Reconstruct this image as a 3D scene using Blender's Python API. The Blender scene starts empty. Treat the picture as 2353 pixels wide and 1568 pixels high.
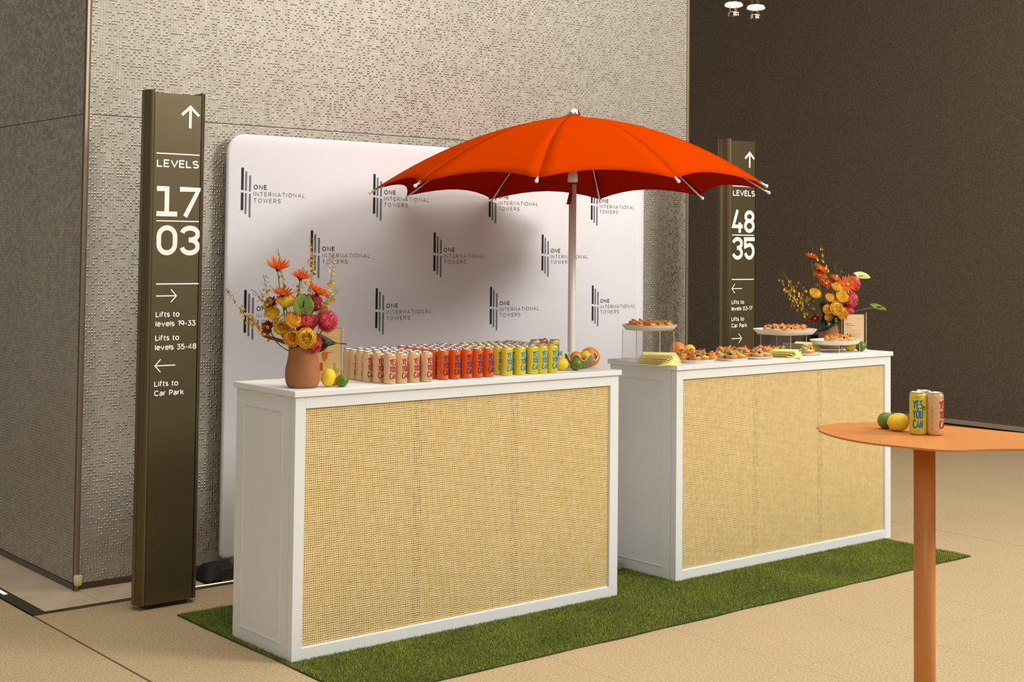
import bpy, bmesh, math, random
import numpy as np
from mathutils import Vector, Matrix, noise
random.seed(7)
rng = np.random.default_rng(11)
PI = math.pi
sc = bpy.context.scene
COL = sc.collection
W, H = 2353.0, 1568.0

# ------------------------------------------------------------------ camera
cam = bpy.data.cameras.new('camera')
camo = bpy.data.objects.new('camera', cam); COL.objects.link(camo)
CR = Vector((0.7720302, -0.6354903, 0.0110233)); CU = Vector((-0.0342738, -0.0243069, 0.9991169)); CF = Vector((0.6346611, 0.7717261, 0.0405463))
m = Matrix((CR, CU, -CF)).transposed().to_4x4()
m.translation = Vector((-3.014227, -4.99025, 1.702549))
camo.matrix_world = m
cam.sensor_width = 36.0
cam.lens = 3233.313 / W * 36.0
cam.shift_x = (W / 2 - 1159.118) / W
cam.shift_y = (433.777 - H / 2) / W
cam.clip_start = 0.05; cam.clip_end = 200
sc.camera = camo

# ------------------------------------------------------------------ world, lights, exposure
world = bpy.data.worlds.new('world'); sc.world = world
world.use_nodes = True
wn = world.node_tree.nodes; wl = world.node_tree.links
bg = wn['Background']
tc = wn.new('ShaderNodeTexCoord'); sep = wn.new('ShaderNodeSeparateXYZ'); rp = wn.new('ShaderNodeValToRGB')
wl.new(tc.outputs['Generated'], sep.inputs[0]); 
mp = wn.new('ShaderNodeMapRange'); mp.inputs[1].default_value = -1; mp.inputs[2].default_value = 1
wl.new(sep.outputs['Z'], mp.inputs[0]); wl.new(mp.outputs[0], rp.inputs[0])
e = rp.color_ramp.elements
e[0].position = 0.0; e[0].color = (0.20, 0.16, 0.12, 1)
e[1].position = 1.0; e[1].color = (0.95, 0.93, 0.88, 1)
x = e.new(0.5); x.color = (0.62, 0.58, 0.52, 1)
wl.new(rp.outputs[0], bg.inputs[0])
bg.inputs[1].default_value = 0.5

def area(name, loc, target, sx, sy, power, color):
    l = bpy.data.lights.new(name, 'AREA'); l.shape = 'RECTANGLE'; l.size = sx; l.size_y = sy; l.energy = power; l.color = color
    o = bpy.data.objects.new(name, l); COL.objects.link(o); o.location = loc
    d = Vector(target) - Vector(loc); o.rotation_euler = d.to_track_quat('-Z', 'Y').to_euler()
    return o
area('daylight_facade', (6.0, -7.0, 5.9), (2.0, 0.8, 1.0), 2.5, 2.0, 560, (1.0, 0.98, 0.94))
area('overhead_fill', (2.2, -1.6, 6.85), (2.2, -1.6, 0.0), 10.0, 6.0, 400, (1.0, 0.97, 0.93))  # unseen overhead light, added to brighten the floor and the mosaic studs
area('facade_fill', (-4.5, -8.0, 4.8), (1.8, 0.4, 0.8), 5.0, 3.0, 110, (1.0, 0.98, 0.96))
sc.view_settings.view_transform = 'Standard'
sc.view_settings.look = 'None'
sc.view_settings.exposure = 0.12
sc.view_settings.gamma = 1.0
sc.view_settings.use_curve_mapping = False

# ------------------------------------------------------------------ materials
def s2l(h):
    h = h.lstrip('#'); v = [int(h[i:i + 2], 16) / 255 for i in (0, 2, 4)]
    return tuple(c / 12.92 if c <= 0.04045 else ((c + 0.055) / 1.055) ** 2.4 for c in v)
def mat(name, col, rough=0.5, metal=0.0, var=0.06, scale=20.0, bump=0.0, bscale=200.0, trans=0.0, ior=1.45, coat=0.0, emit=None, estr=0.0, alpha=1.0, spec=0.5, sss=0.0, col2=None, detail=3.0):
    mt = bpy.data.materials.new(name); mt.use_nodes = True
    n = mt.node_tree.nodes; l = mt.node_tree.links; b = n['Principled BSDF']
    c = s2l(col) if isinstance(col, str) else col
    b.inputs['Roughness'].default_value = rough; b.inputs['Metallic'].default_value = metal
    b.inputs['IOR'].default_value = ior
    b.inputs['Specular IOR Level'].default_value = spec
    if trans: b.inputs['Transmission Weight'].default_value = trans
    if coat: b.inputs['Coat Weight'].default_value = coat; b.inputs['Coat Roughness'].default_value = 0.1
    if alpha < 1: b.inputs['Alpha'].default_value = alpha
    if sss: b.inputs['Subsurface Weight'].default_value = sss; b.inputs['Subsurface Radius'].default_value = (0.02, 0.01, 0.005)
    if emit: b.inputs['Emission Color'].default_value = (*emit, 1); b.inputs['Emission Strength'].default_value = estr
    t = n.new('ShaderNodeTexCoord'); ns = n.new('ShaderNodeTexNoise'); ns.inputs['Scale'].default_value = scale; ns.inputs['Detail'].default_value = detail
    l.new(t.outputs['Object'], ns.inputs['Vector'])
    r = n.new('ShaderNodeValToRGB')
    lo = tuple(max(0, v * (1 - var)) for v in c); hi = tuple(min(1, v * (1 + var)) for v in c)
    if col2: hi = s2l(col2); lo = c
    r.color_ramp.elements[0].position = 0.35; r.color_ramp.elements[0].color = (*lo, 1)
    r.color_ramp.elements[1].position = 0.65; r.color_ramp.elements[1].color = (*hi, 1)
    l.new(ns.outputs['Fac'], r.inputs[0]); l.new(r.outputs[0], b.inputs['Base Color'])
    if bump:
        n2 = n.new('ShaderNodeTexNoise'); n2.inputs['Scale'].default_value = bscale; n2.inputs['Detail'].default_value = 4
        l.new(t.outputs['Object'], n2.inputs['Vector'])
        bp = n.new('ShaderNodeBump'); bp.inputs['Strength'].default_value = bump; bp.inputs['Distance'].default_value = 0.002
        l.new(n2.outputs['Fac'], bp.inputs['Height']); l.new(bp.outputs[0], b.inputs['Normal'])
    return mt
M = {}
M['white'] = mat('white_paint', '#E4E5E3', 0.45, var=0.012, scale=3)
M['pole'] = mat('white_pole', '#EFEDE8', 0.3, var=0.01)
M['backing'] = mat('cane_backing', '#AE8850', 0.8, var=0.05)
M['seam'] = mat('seam_dark', '#0C0805', 0.8)
M['orange_cloth'] = None
M['terracotta'] = mat('terracotta', '#A2693F', 0.75, var=0.1, scale=12, bump=0.15, bscale=300)
M['lemon'] = mat('lemon_peel', '#F2CE2E', 0.4, var=0.08, scale=30, bump=0.5, bscale=500)
M['lime'] = mat('lime_peel', '#4E6A10', 0.35, scale=25, bump=0.4, bscale=450, col2='#76861E')
M['orange'] = mat('orange_peel', '#EE8A12', 0.42, var=0.1, scale=30, bump=0.5, bscale=450)
M['grapefruit'] = mat('grapefruit_peel', '#F0A040', 0.42, scale=14, bump=0.4, bscale=350, col2='#EE8238')
M['nub'] = mat('stem_nub', '#7A7A30', 0.8)
M['alu'] = mat('aluminium', '#C2C0BC', 0.28, 1.0, var=0.03)
M['beige_can'] = mat('beige_can', '#DDB583', 0.38, 0.15, var=0.01, coat=0.2)
M['orange_can'] = mat('orange_can', '#D8560E', 0.38, 0.15, var=0.01, coat=0.2)
M['yellow_can'] = mat('yellow_can', '#DFCB38', 0.38, 0.15, var=0.01, coat=0.2)
M['red_ink'] = mat('red_ink', '#A8223A', 0.5)
M['purple_ink'] = mat('purple_ink', '#5A2448', 0.5)
M['blue_ink'] = mat('blue_ink', '#1483A0', 0.5)
M['grey_ink'] = mat('grey_ink', '#8A8070', 0.6)
M['black_ink'] = mat('black_ink', '#0A0A0C', 0.6)
M['slate_ink'] = mat('slate_ink', '#686C78', 0.6)
M['text_ink'] = mat('text_ink', '#4C4A4E', 0.6)
M['sign_white'] = mat('sign_white', '#F4F2EA', 0.5, var=0.01)
M['banner'] = mat('banner_fabric', '#E0DDDF', 0.85, var=0.012, scale=2.0, bump=0.25, bscale=900)
M['black'] = mat('black_plastic', '#0E0E10', 0.5)
M['bagcloth'] = mat('bag_cloth', '#14110F', 0.7, bump=0.5, bscale=60)
M['bagpanel'] = mat('bag_panel', '#3A2A18', 0.35, bump=0.4, bscale=40)
M['steel'] = mat('grey_steel', '#8E8474', 0.4, 0.7)
M['granite'] = mat('granite', '#5E5C5C', 0.6, scale=160, col2='#D4D2D0')
M['table'] = mat('table_powdercoat', '#CC8440', 0.42, var=0.02, bump=0.1, bscale=900)
M['plate'] = mat('ceramic_plate', '#E2DCD0', 0.35, var=0.03)
M['napkin'] = mat('napkin_paper', '#F6EA96', 0.9, var=0.03, bump=0.2, bscale=200)
M['acrylic'] = None
M['crust'] = mat('pastry_crust', '#D89A4C', 0.7, var=0.15, scale=90, bump=0.5, bscale=250)
M['custard'] = mat('custard', '#EFDCA8', 0.5)
M['mandarin'] = mat('mandarin', '#E88A12', 0.2, var=0.15, scale=60, coat=0.5)
M['straw'] = mat('strawberry', '#D04A28', 0.25, scale=90, col2='#F2A080', coat=0.5)
M['kiwi'] = mat('kiwi', '#7E9A22', 0.25, scale=70, col2='#A8BC50', coat=0.5)
M['blueberry'] = mat('blueberry', '#14121E', 0.35)
M['stem'] = mat('green_stem', '#6C8438', 0.6, var=0.15)
M['calyx'] = mat('calyx', '#3C3A1E', 0.7)
M['gerb'] = mat('gerbera_petal', '#E2440E', 0.55, scale=60, col2='#EE7826')
M['gerbtip'] = mat('gerbera_tip', '#C8A030', 0.6, var=0.2, scale=60)
M['gerbc'] = mat('gerbera_centre', '#E8A848', 0.7, var=0.2, scale=120)
M['ypet'] = mat('yellow_petal', '#FFD22E', 0.55, scale=40, col2='#FFE45A')
M['ypetb'] = mat('amber_petal', '#FFBE36', 0.55, scale=40, col2='#FFD660')
M['pink'] = mat('pink_petal', '#D83A52', 0.55, scale=90, col2='#FA9AA4')
M['pinkdeep'] = mat('pink_core', '#9A1C30', 0.7)  # rust-red flower core, darker than the petals
M['rust'] = mat('rust_petal', '#9A3418', 0.6, var=0.3, scale=50)
M['anth'] = mat('anthurium', '#6E8C2C', 0.35, scale=14, col2='#8CA648')
M['dleaf'] = mat('dark_leaf', '#12220E', 0.3, var=0.3, scale=20)
M['orchid'] = mat('orchid_yellow', '#EEC41C', 0.5, var=0.15, scale=60)
M['orchidb'] = mat('orchid_brown', '#D0922C', 0.6, var=0.3, scale=60)
M['bud'] = mat('bud', '#5C5A28', 0.7)
M['bowl_out'] = mat('bowl_outside', '#7E7040', 0.55, scale=20, col2='#9A8A54')
M['bowl_rim'] = mat('bowl_rim', '#F2E2B4', 0.4)
M['card1'] = mat('yellow_card', '#FBD78A', 0.6, var=0.01)
M['card2'] = mat('cream_card', '#F8D9AE', 0.6, var=0.01)
M['card_w'] = mat('card_white', '#FFF6E2', 0.6)
M['card_o'] = mat('card_orange', '#EE8A22', 0.6, var=0.15, scale=200)
M['card_r'] = mat('card_red', '#DD5A28', 0.6)
M['card_g'] = mat('card_green', '#B9B98A', 0.6)
M['card_t'] = mat('card_text', '#C8A870', 0.6)
M['brown_text'] = mat('brown_text', '#9A5A3C', 0.6)
M['chrome'] = mat('chrome', '#D8D4CC', 0.12, 1.0)
M['strap'] = mat('red_strap', '#8E1408', 0.7)
M['skirting'] = mat('bronze_skirting', '#66564A', 0.35, 0.8)
M['trimrail'] = mat('champagne_rail', '#A89478', 0.4, 0.7, var=0.03)
M['baseb'] = mat('beige_base', '#AE9A80', 0.6)
M['joint'] = mat('floor_joint', '#6A583C', 0.8)
M['darkjoint'] = mat('panel_joint', '#1A1410', 0.8)
M['strip'] = mat('dark_strip', '#4A4236', 0.4, 0.5)
M['inlay'] = mat('bronze_inlay', '#77654A', 0.5, 0.4)
M['marble'] = mat('marble_tile', '#D0BC9C', 0.35, scale=5, col2='#DECDB2', detail=8)
M['lamp'] = mat('lamp_glow', '#FFF4D8', 0.4, emit=(1.0, 0.88, 0.62), estr=2.2)
M['brass'] = mat('brass', '#B8863C', 0.3, 0.9)
M['led'] = mat('led_strip', '#FFE0A0', 0.4, emit=(1.0, 0.78, 0.42), estr=1.6)
M['cream'] = mat('cream_plastic', '#D8CC98', 0.5, var=0.15, scale=60)
M['ceil'] = mat('ceiling_paint', '#C8C2B8', 0.9)
M['cane'] = mat('cane', '#E8CC8C', 0.55, scale=30, col2='#F0D89C')
M['lidtab'] = M['alu']

def petal_mat(key, k=0.4):
    mt = M[key]; n = mt.node_tree.nodes; l = mt.node_tree.links; b = n['Principled BSDF']
    tr = n.new('ShaderNodeBsdfTranslucent'); src = b.inputs['Base Color'].links[0].from_socket; l.new(src, tr.inputs[0])
    mx = n.new('ShaderNodeMixShader'); mx.inputs[0].default_value = k; l.new(b.outputs[0], mx.inputs[1]); l.new(tr.outputs[0], mx.inputs[2]); l.new(mx.outputs[0], n['Material Output'].inputs[0])
for q_ in ('gerb', 'gerbtip', 'ypet', 'ypetb', 'pink', 'rust', 'anth', 'orchid', 'orchidb'): petal_mat(q_, 0.35)
def nodes_of(name):
    mt = bpy.data.materials.new(name); mt.use_nodes = True
    return mt, mt.node_tree.nodes, mt.node_tree.links, mt.node_tree.nodes['Principled BSDF']
# canopy cloth: thin, lets some light through
mt, n, l, b = nodes_of('orange_canvas')
b.inputs['Base Color'].default_value = (0.62, 0.053, 0.0, 1); b.inputs['Roughness'].default_value = 0.9; b.inputs['Specular IOR Level'].default_value = 0.0
t = n.new('ShaderNodeTexCoord'); wv = n.new('ShaderNodeTexNoise'); wv.inputs['Scale'].default_value = 700
bp = n.new('ShaderNodeBump'); bp.inputs['Strength'].default_value = 0.2; bp.inputs['Distance'].default_value = 0.001
l.new(t.outputs['Object'], wv.inputs['Vector']); l.new(wv.outputs['Fac'], bp.inputs['Height']); l.new(bp.outputs[0], b.inputs['Normal'])
tr = n.new('ShaderNodeBsdfTranslucent'); tr.inputs[0].default_value = (0.95, 0.16, 0.03, 1)
mx = n.new('ShaderNodeMixShader'); mx.inputs[0].default_value = 0.25
out = n['Material Output']; l.new(b.outputs[0], mx.inputs[1]); l.new(tr.outputs[0], mx.inputs[2]); l.new(mx.outputs[0], out.inputs[0])
M['orange_cloth'] = mt
M['cloth_shaded'] = mat('canvas_underside_shade', (0.40, 0.016, 0.001), 0.95, var=0.02, spec=0.0); petal_mat('cloth_shaded', 0.3)  # shade under the canopy painted into the underside as a darker red
# acrylic: clear thin sheet
mt, n, l, b = nodes_of('clear_acrylic')
gl = n.new('ShaderNodeBsdfGlossy'); gl.inputs['Roughness'].default_value = 0.05
tp = n.new('ShaderNodeBsdfTransparent'); tp.inputs[0].default_value = (0.95, 0.94, 0.93, 1)
fr = n.new('ShaderNodeLayerWeight'); fr.inputs[0].default_value = 0.12
fm = n.new('ShaderNodeMath'); fm.operation = 'MULTIPLY_ADD'; fm.inputs[1].default_value = 0.5; fm.inputs[2].default_value = 0.015; l.new(fr.outputs['Facing'], fm.inputs[0])
mx = n.new('ShaderNodeMixShader'); l.new(fm.outputs[0], mx.inputs[0]); l.new(tp.outputs[0], mx.inputs[1]); l.new(gl.outputs[0], mx.inputs[2]); l.new(mx.outputs[0], n['Material Output'].inputs[0])
M['acrylic'] = mt
M['acrylic_edge'] = mat('acrylic_edge', '#E6DDD2', 0.3)
# aggregate floor
mt, n, l, b = nodes_of('aggregate_stone')
t = n.new('ShaderNodeTexCoord'); n1 = n.new('ShaderNodeTexNoise'); n1.inputs['Scale'].default_value = 105; n1.inputs['Detail'].default_value = 6; n1.inputs['Roughness'].default_value = 0.75
n2 = n.new('ShaderNodeTexNoise'); n2.inputs['Scale'].default_value = 1.3; n2.inputs['Detail'].default_value = 4
oi = n.new('ShaderNodeObjectInfo')
geo = n.new('ShaderNodeNewGeometry')
l.new(geo.outputs['Position'], n1.inputs['Vector']); l.new(geo.outputs['Position'], n2.inputs['Vector'])
r = n.new('ShaderNodeValToRGB'); r.color_ramp.elements[0].position = 0.33; r.color_ramp.elements[0].color = (*s2l('#947A58'), 1)
r.color_ramp.elements[1].position = 0.62; r.color_ramp.elements[1].color = (*s2l('#CFB990'), 1)
l.new(n1.outputs['Fac'], r.inputs[0])
hs = n.new('ShaderNodeHueSaturation'); mr = n.new('ShaderNodeMapRange'); mr.inputs[3].default_value = 0.90; mr.inputs[4].default_value = 1.08
l.new(n2.outputs['Fac'], mr.inputs[0]); l.new(mr.outputs[0], hs.inputs['Value']); l.new(r.outputs[0], hs.inputs['Color']); l.new(hs.outputs[0], b.inputs['Base Color'])
b.inputs['Roughness'].default_value = 0.62
bp = n.new('ShaderNodeBump'); bp.inputs['Strength'].default_value = 0.25; bp.inputs['Distance'].default_value = 0.002
l.new(n1.outputs['Fac'], bp.inputs['Height']); l.new(bp.outputs[0], b.inputs['Normal'])
M['floor'] = mt
# brown acoustic wall
mt, n, l, b = nodes_of('brown_plaster')
t = n.new('ShaderNodeNewGeometry'); n1 = n.new('ShaderNodeTexNoise'); n1.inputs['Scale'].default_value = 48; n1.inputs['Detail'].default_value = 5; n1.inputs['Roughness'].default_value = 0.7
l.new(t.outputs['Position'], n1.inputs['Vector'])
r = n.new('ShaderNodeValToRGB'); r.color_ramp.elements[0].position = 0.35; r.color_ramp.elements[0].color = (*s2l('#584838'), 1)
r.color_ramp.elements[1].position = 0.65; r.color_ramp.elements[1].color = (*s2l('#70604F'), 1)
l.new(n1.outputs['Fac'], r.inputs[0]); l.new(r.outputs[0], b.inputs['Base Color']); b.inputs['Roughness'].default_value = 0.8
bp = n.new('ShaderNodeBump'); bp.inputs['Strength'].default_value = 0.6; bp.inputs['Distance'].default_value = 0.01
l.new(n1.outputs['Fac'], bp.inputs['Height']); l.new(bp.outputs[0], b.inputs['Normal'])
M['brownwall'] = mt
# mosaic metal tiles
def tile_mat(name, c1, c2, rough, metal):
    mt, n, l, b = nodes_of(name)
    t = n.new('ShaderNodeNewGeometry'); v = n.new('ShaderNodeTexVoronoi'); v.inputs['Scale'].default_value = 35
    n1 = n.new('ShaderNodeTexNoise'); n1.inputs['Scale'].default_value = 1.5; n1.inputs['Detail'].default_value = 3
    l.new(t.outputs['Position'], n1.inputs['Vector']); l.new(t.outputs['Position'], v.inputs['Vector'])
    mx = n.new('ShaderNodeMix'); mx.data_type = 'FLOAT'; mx.inputs[0].default_value = 0.5
    sp = n.new('ShaderNodeSeparateColor'); l.new(v.outputs['Color'], sp.inputs[0])
    l.new(n1.outputs['Fac'], mx.inputs[2]); l.new(sp.outputs[0], mx.inputs[3])
    r = n.new('ShaderNodeValToRGB'); r.color_ramp.elements[0].position = 0.2; r.color_ramp.elements[1].position = 0.8
    r.color_ramp.elements[0].color = (*s2l(c1), 1); r.color_ramp.elements[1].color = (*s2l(c2), 1)
    l.new(mx.outputs[0], r.inputs[0]); l.new(r.outputs[0], b.inputs['Base Color'])
    b.inputs['Roughness'].default_value = rough; b.inputs['Metallic'].default_value = metal
    return mt
M['tile'] = tile_mat('metal_tile', '#A39C8E', '#B1AA9C', 0.48, 0.28)
M['stud'] = tile_mat('metal_stud', '#A89F90', '#C0B8AA', 0.15, 1.0)
M['tile_bed'] = mat('tile_bed', '#6E665A', 0.7, 0.3)
# perforated bronze mesh
mt, n, l, b = nodes_of('bronze_mesh')
t = n.new('ShaderNodeTexCoord'); v = n.new('ShaderNodeTexVoronoi'); v.inputs['Scale'].default_value = 210; v.inputs['Randomness'].default_value = 0.0
l.new(t.outputs['Object'], v.inputs['Vector'])
r = n.new('ShaderNodeValToRGB'); r.color_ramp.elements[0].position = 0.25; r.color_ramp.elements[0].color = (*s2l('#120D08'), 1); r.color_ramp.elements[1].position = 0.45; r.color_ramp.elements[1].color = (*s2l('#74664A'), 1)
l.new(v.outputs['Distance'], r.inputs[0]); l.new(r.outputs[0], b.inputs['Base Color']); b.inputs['Metallic'].default_value = 0.8; b.inputs['Roughness'].default_value = 0.35
M['mesh'] = mt
M['signface'] = mat('sign_face_bronze', '#665A40', 0.34, 0.6, var=0.04, scale=3)
# grass
mt, n, l, b = nodes_of('grass_blade')
geo = n.new('ShaderNodeNewGeometry'); n1 = n.new('ShaderNodeTexNoise'); n1.inputs['Scale'].default_value = 3.0; n1.inputs['Detail'].default_value = 5
n3 = n.new('ShaderNodeTexNoise'); n3.inputs['Scale'].default_value = 160
l.new(geo.outputs['Position'], n1.inputs['Vector']); l.new(geo.outputs['Position'], n3.inputs['Vector'])
r = n.new('ShaderNodeValToRGB'); r.color_ramp.elements[0].position = 0.3; r.color_ramp.elements[0].color = (*s2l('#5A6A1C'), 1); r.color_ramp.elements[1].position = 0.7; r.color_ramp.elements[1].color = (*s2l('#A2AA38'), 1)
ad = n.new('ShaderNodeMix'); ad.data_type = 'FLOAT'; ad.inputs[0].default_value = 0.55
l.new(n1.outputs['Fac'], ad.inputs[2]); l.new(n3.outputs['Fac'], ad.inputs[3]); l.new(ad.outputs[0], r.inputs[0]); l.new(r.outputs[0], b.inputs['Base Color']); b.inputs['Roughness'].default_value = 0.6
M['grass'] = mt
M['turf_base'] = mat('turf_base', '#2E3A14', 0.9, var=0.2, scale=30)

# ------------------------------------------------------------------ builders
def tag(o, label=None, cat=None, group=None, kind=None):
    if label: o['label'] = label
    if cat: o['category'] = cat
    if group: o['group'] = group
    if kind: o['kind'] = kind
    return o
def link(name, me, parent=None, loc=(0, 0, 0)):
    o = bpy.data.objects.new(name, me); COL.objects.link(o); o.location = loc
    if parent is not None: o.parent = parent
    return o
def thing(name, label, cat, loc=(0, 0, 0), rz=0.0, group=None):
    o = bpy.data.objects.new(name, None); COL.objects.link(o); o.location = loc; o.rotation_euler = (0, 0, rz)
    o.empty_display_size = 0.05
    return tag(o, label, cat, group)
class MB:
    """collects geometry; build() links it as one mesh object"""
    def __init__(s): s.v = []; s.f = []; s.mi = []; s.n = 0
    def add(s, verts, faces, mi=0):
        b = s.n; s.v.extend([tuple(p) for p in verts]); s.n += len(verts)
        s.f.extend([tuple(i + b for i in f) for f in faces]); s.mi.extend([mi] * len(faces)); return s
    def box(s, x0, x1, y0, y1, z0, z1, mi=0):
        v = [(x0, y0, z0), (x1, y0, z0), (x1, y1, z0), (x0, y1, z0), (x0, y0, z1), (x1, y0, z1), (x1, y1, z1), (x0, y1, z1)]
        return s.add(v, [(0, 3, 2, 1), (4, 5, 6, 7), (0, 1, 5, 4), (1, 2, 6, 5), (2, 3, 7, 6), (3, 0, 4, 7)], mi)
    def prism(s, pts, z0, z1, mi=0):
        k = len(pts); v = [(p[0], p[1], z0) for p in pts] + [(p[0], p[1], z1) for p in pts]
        f = [tuple(range(k - 1, -1, -1)), tuple(range(k, 2 * k))] + [(i, (i + 1) % k, (i + 1) % k + k, i + k) for i in range(k)]
        return s.add(v, f, mi)
    def lathe(s, prof, seg=24, c=(0, 0, 0), mi=0, cap=True, sxy=(1, 1)):
        v = []; f = []; k = len(prof)
        for r, z in prof:
            for j in range(seg):
                a = 2 * PI * j / seg; v.append((c[0] + r * math.cos(a) * sxy[0], c[1] + r * math.sin(a) * sxy[1], c[2] + z))
        for i in range(k - 1):
            for j in range(seg):
                j2 = (j + 1) % seg; f.append((i * seg + j, i * seg + j2, (i + 1) * seg + j2, (i + 1) * seg + j))
        if cap:
            f.append(tuple(range(seg - 1, -1, -1))); f.append(tuple((k - 1) * seg + j for j in range(seg)))
        return s.add(v, f, mi)
    def tube(s, pts, rad, seg=8, mi=0):
        pts = [Vector(p) for p in pts]; k = len(pts); rad = rad if isinstance(rad, (list, tuple)) else [rad] * k
        v = []; f = []; up = Vector((0.31, 0.17, 0.93))
        for i, p in enumerate(pts):
            d = (pts[min(i + 1, k - 1)] - pts[max(i - 1, 0)]).normalized()
            a = d.cross(up); a = a.normalized() if a.length > 1e-4 else Vector((1, 0, 0)); b = d.cross(a)
            for j in range(seg):
                t = 2 * PI * j / seg; v.append(tuple(p + (a * math.cos(t) + b * math.sin(t)) * rad[i]))
        for i in range(k - 1):
            for j in range(seg):
                j2 = (j + 1) % seg; f.append((i * seg + j, (i + 1) * seg + j, (i + 1) * seg + j2, i * seg + j2))
        f.append(tuple(range(seg))); f.append(tuple((k - 1) * seg + j for j in range(seg - 1, -1, -1)))
        return s.add(v, f, mi)
    def ball(s, c, r, seg=10, rings=6, mi=0, sc3=(1, 1, 1)):
        prof = [(max(1e-4, r * math.sin(PI * i / rings)), -r * math.cos(PI * i / rings)) for i in range(rings + 1)]
        v = []; f = []
        for rr, z in prof:
            for j in range(seg):
                a = 2 * PI * j / seg; v.append((c[0] + rr * math.cos(a) * sc3[0], c[1] + rr * math.sin(a) * sc3[1], c[2] + z * sc3[2]))
        for i in range(rings):
            for j in range(seg):
                j2 = (j + 1) % seg; f.append((i * seg + j, i * seg + j2, (i + 1) * seg + j2, (i + 1) * seg + j))
        return s.add(v, f, mi)
    def mesh(s, name, mats, smooth=False):
        me = bpy.data.meshes.new(name); me.from_pydata(s.v, [], s.f)
        mats = mats if isinstance(mats, (list, tuple)) else [mats]
        for q in mats: me.materials.append(q)
        if len(mats) > 1: me.polygons.foreach_set('material_index', s.mi)
        if smooth: me.polygons.foreach_set('use_smooth', [True] * len(s.f))
        me.update(); return me
    def build(s, name, mats, parent=None, loc=(0, 0, 0), smooth=False, bevel=0.0, bseg=2):
        o = link(name, s.mesh(name, mats, smooth), parent, loc)
        if bevel:
            b = o.modifiers.new('bevel', 'BEVEL'); b.width = bevel; b.segments = bseg; b.limit_method = 'ANGLE'; b.angle_limit = 0.7
        return o
def auto_smooth(o, ang=0.6):
    me = o.data; me.polygons.foreach_set('use_smooth', [True] * len(me.polygons))
    bm = bmesh.new(); bm.from_mesh(me)
    for e in bm.edges:
        if len(e.link_faces) == 2 and e.calc_face_angle(0) > ang: e.smooth = False
    bm.to_mesh(me); bm.free(); return o
def quads_np(name, V, F, mats, mi=None, parent=None, smooth=False):
    """V (n,3) float array, F (k,4) int array"""
    me = bpy.data.meshes.new(name); me.vertices.add(len(V)); me.vertices.foreach_set('co', V.astype(np.float32).ravel())
    k = len(F); me.loops.add(k * 4); me.loops.foreach_set('vertex_index', F.astype(np.int32).ravel())
    me.polygons.add(k); me.polygons.foreach_set('loop_start', np.arange(k, dtype=np.int32) * 4)
    for q in (mats if isinstance(mats, (list, tuple)) else [mats]): me.materials.append(q)
    if mi is not None: me.polygons.foreach_set('material_index', mi.astype(np.int32))
    me.update(calc_edges=True); me.validate()
    if smooth: me.polygons.foreach_set('use_smooth', [True] * k)
    return link(name, me, parent)
def copy_tree(src, parent=None, loc=None, rz=None, group=None, label=None):
    c = src.copy(); COL.objects.link(c); c.parent = parent
    if loc is not None: c.location = loc
    if rz is not None: c.rotation_euler = (c.rotation_euler[0], c.rotation_euler[1], rz)
    if label: c['label'] = label
    if group: c['group'] = group
    for ch in KIDS.get(src.name, []):
        cc = copy_tree(ch, c)
        KIDS.setdefault(c.name, []).append(cc)
    return c
KIDS = {}
def reg(parent):
    KIDS[parent.name] = [o for o in COL.objects if o.parent == parent]
    for o in KIDS[parent.name]:
        k = [q for q in COL.objects if q.parent == o]
        if k: KIDS[o.name] = k
def screen_x(p):
    d = Vector(p) - camo.matrix_world.translation
    return d.dot(CR) / d.dot(CF)
ORD = ['first', 'second', 'third', 'fourth', 'fifth', 'sixth', 'seventh', 'eighth', 'ninth', 'tenth', 'eleventh', 'twelfth', 'thirteenth', 'fourteenth', 'fifteenth', 'sixteenth']
def rank(i, n, a='from the left'):
    if n == 1: return 'only'
    if i == 0: return 'leftmost'
    if i == n - 1: return 'rightmost'
    return ORD[i] + ' ' + a
def arc(cx, cy, rx, ry, a0, a1, n=10):
    return [(cx + rx * math.cos(math.radians(a0 + (a1 - a0) * i / n)), cy + ry * math.sin(math.radians(a0 + (a1 - a0) * i / n))) for i in range(n + 1)]
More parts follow.
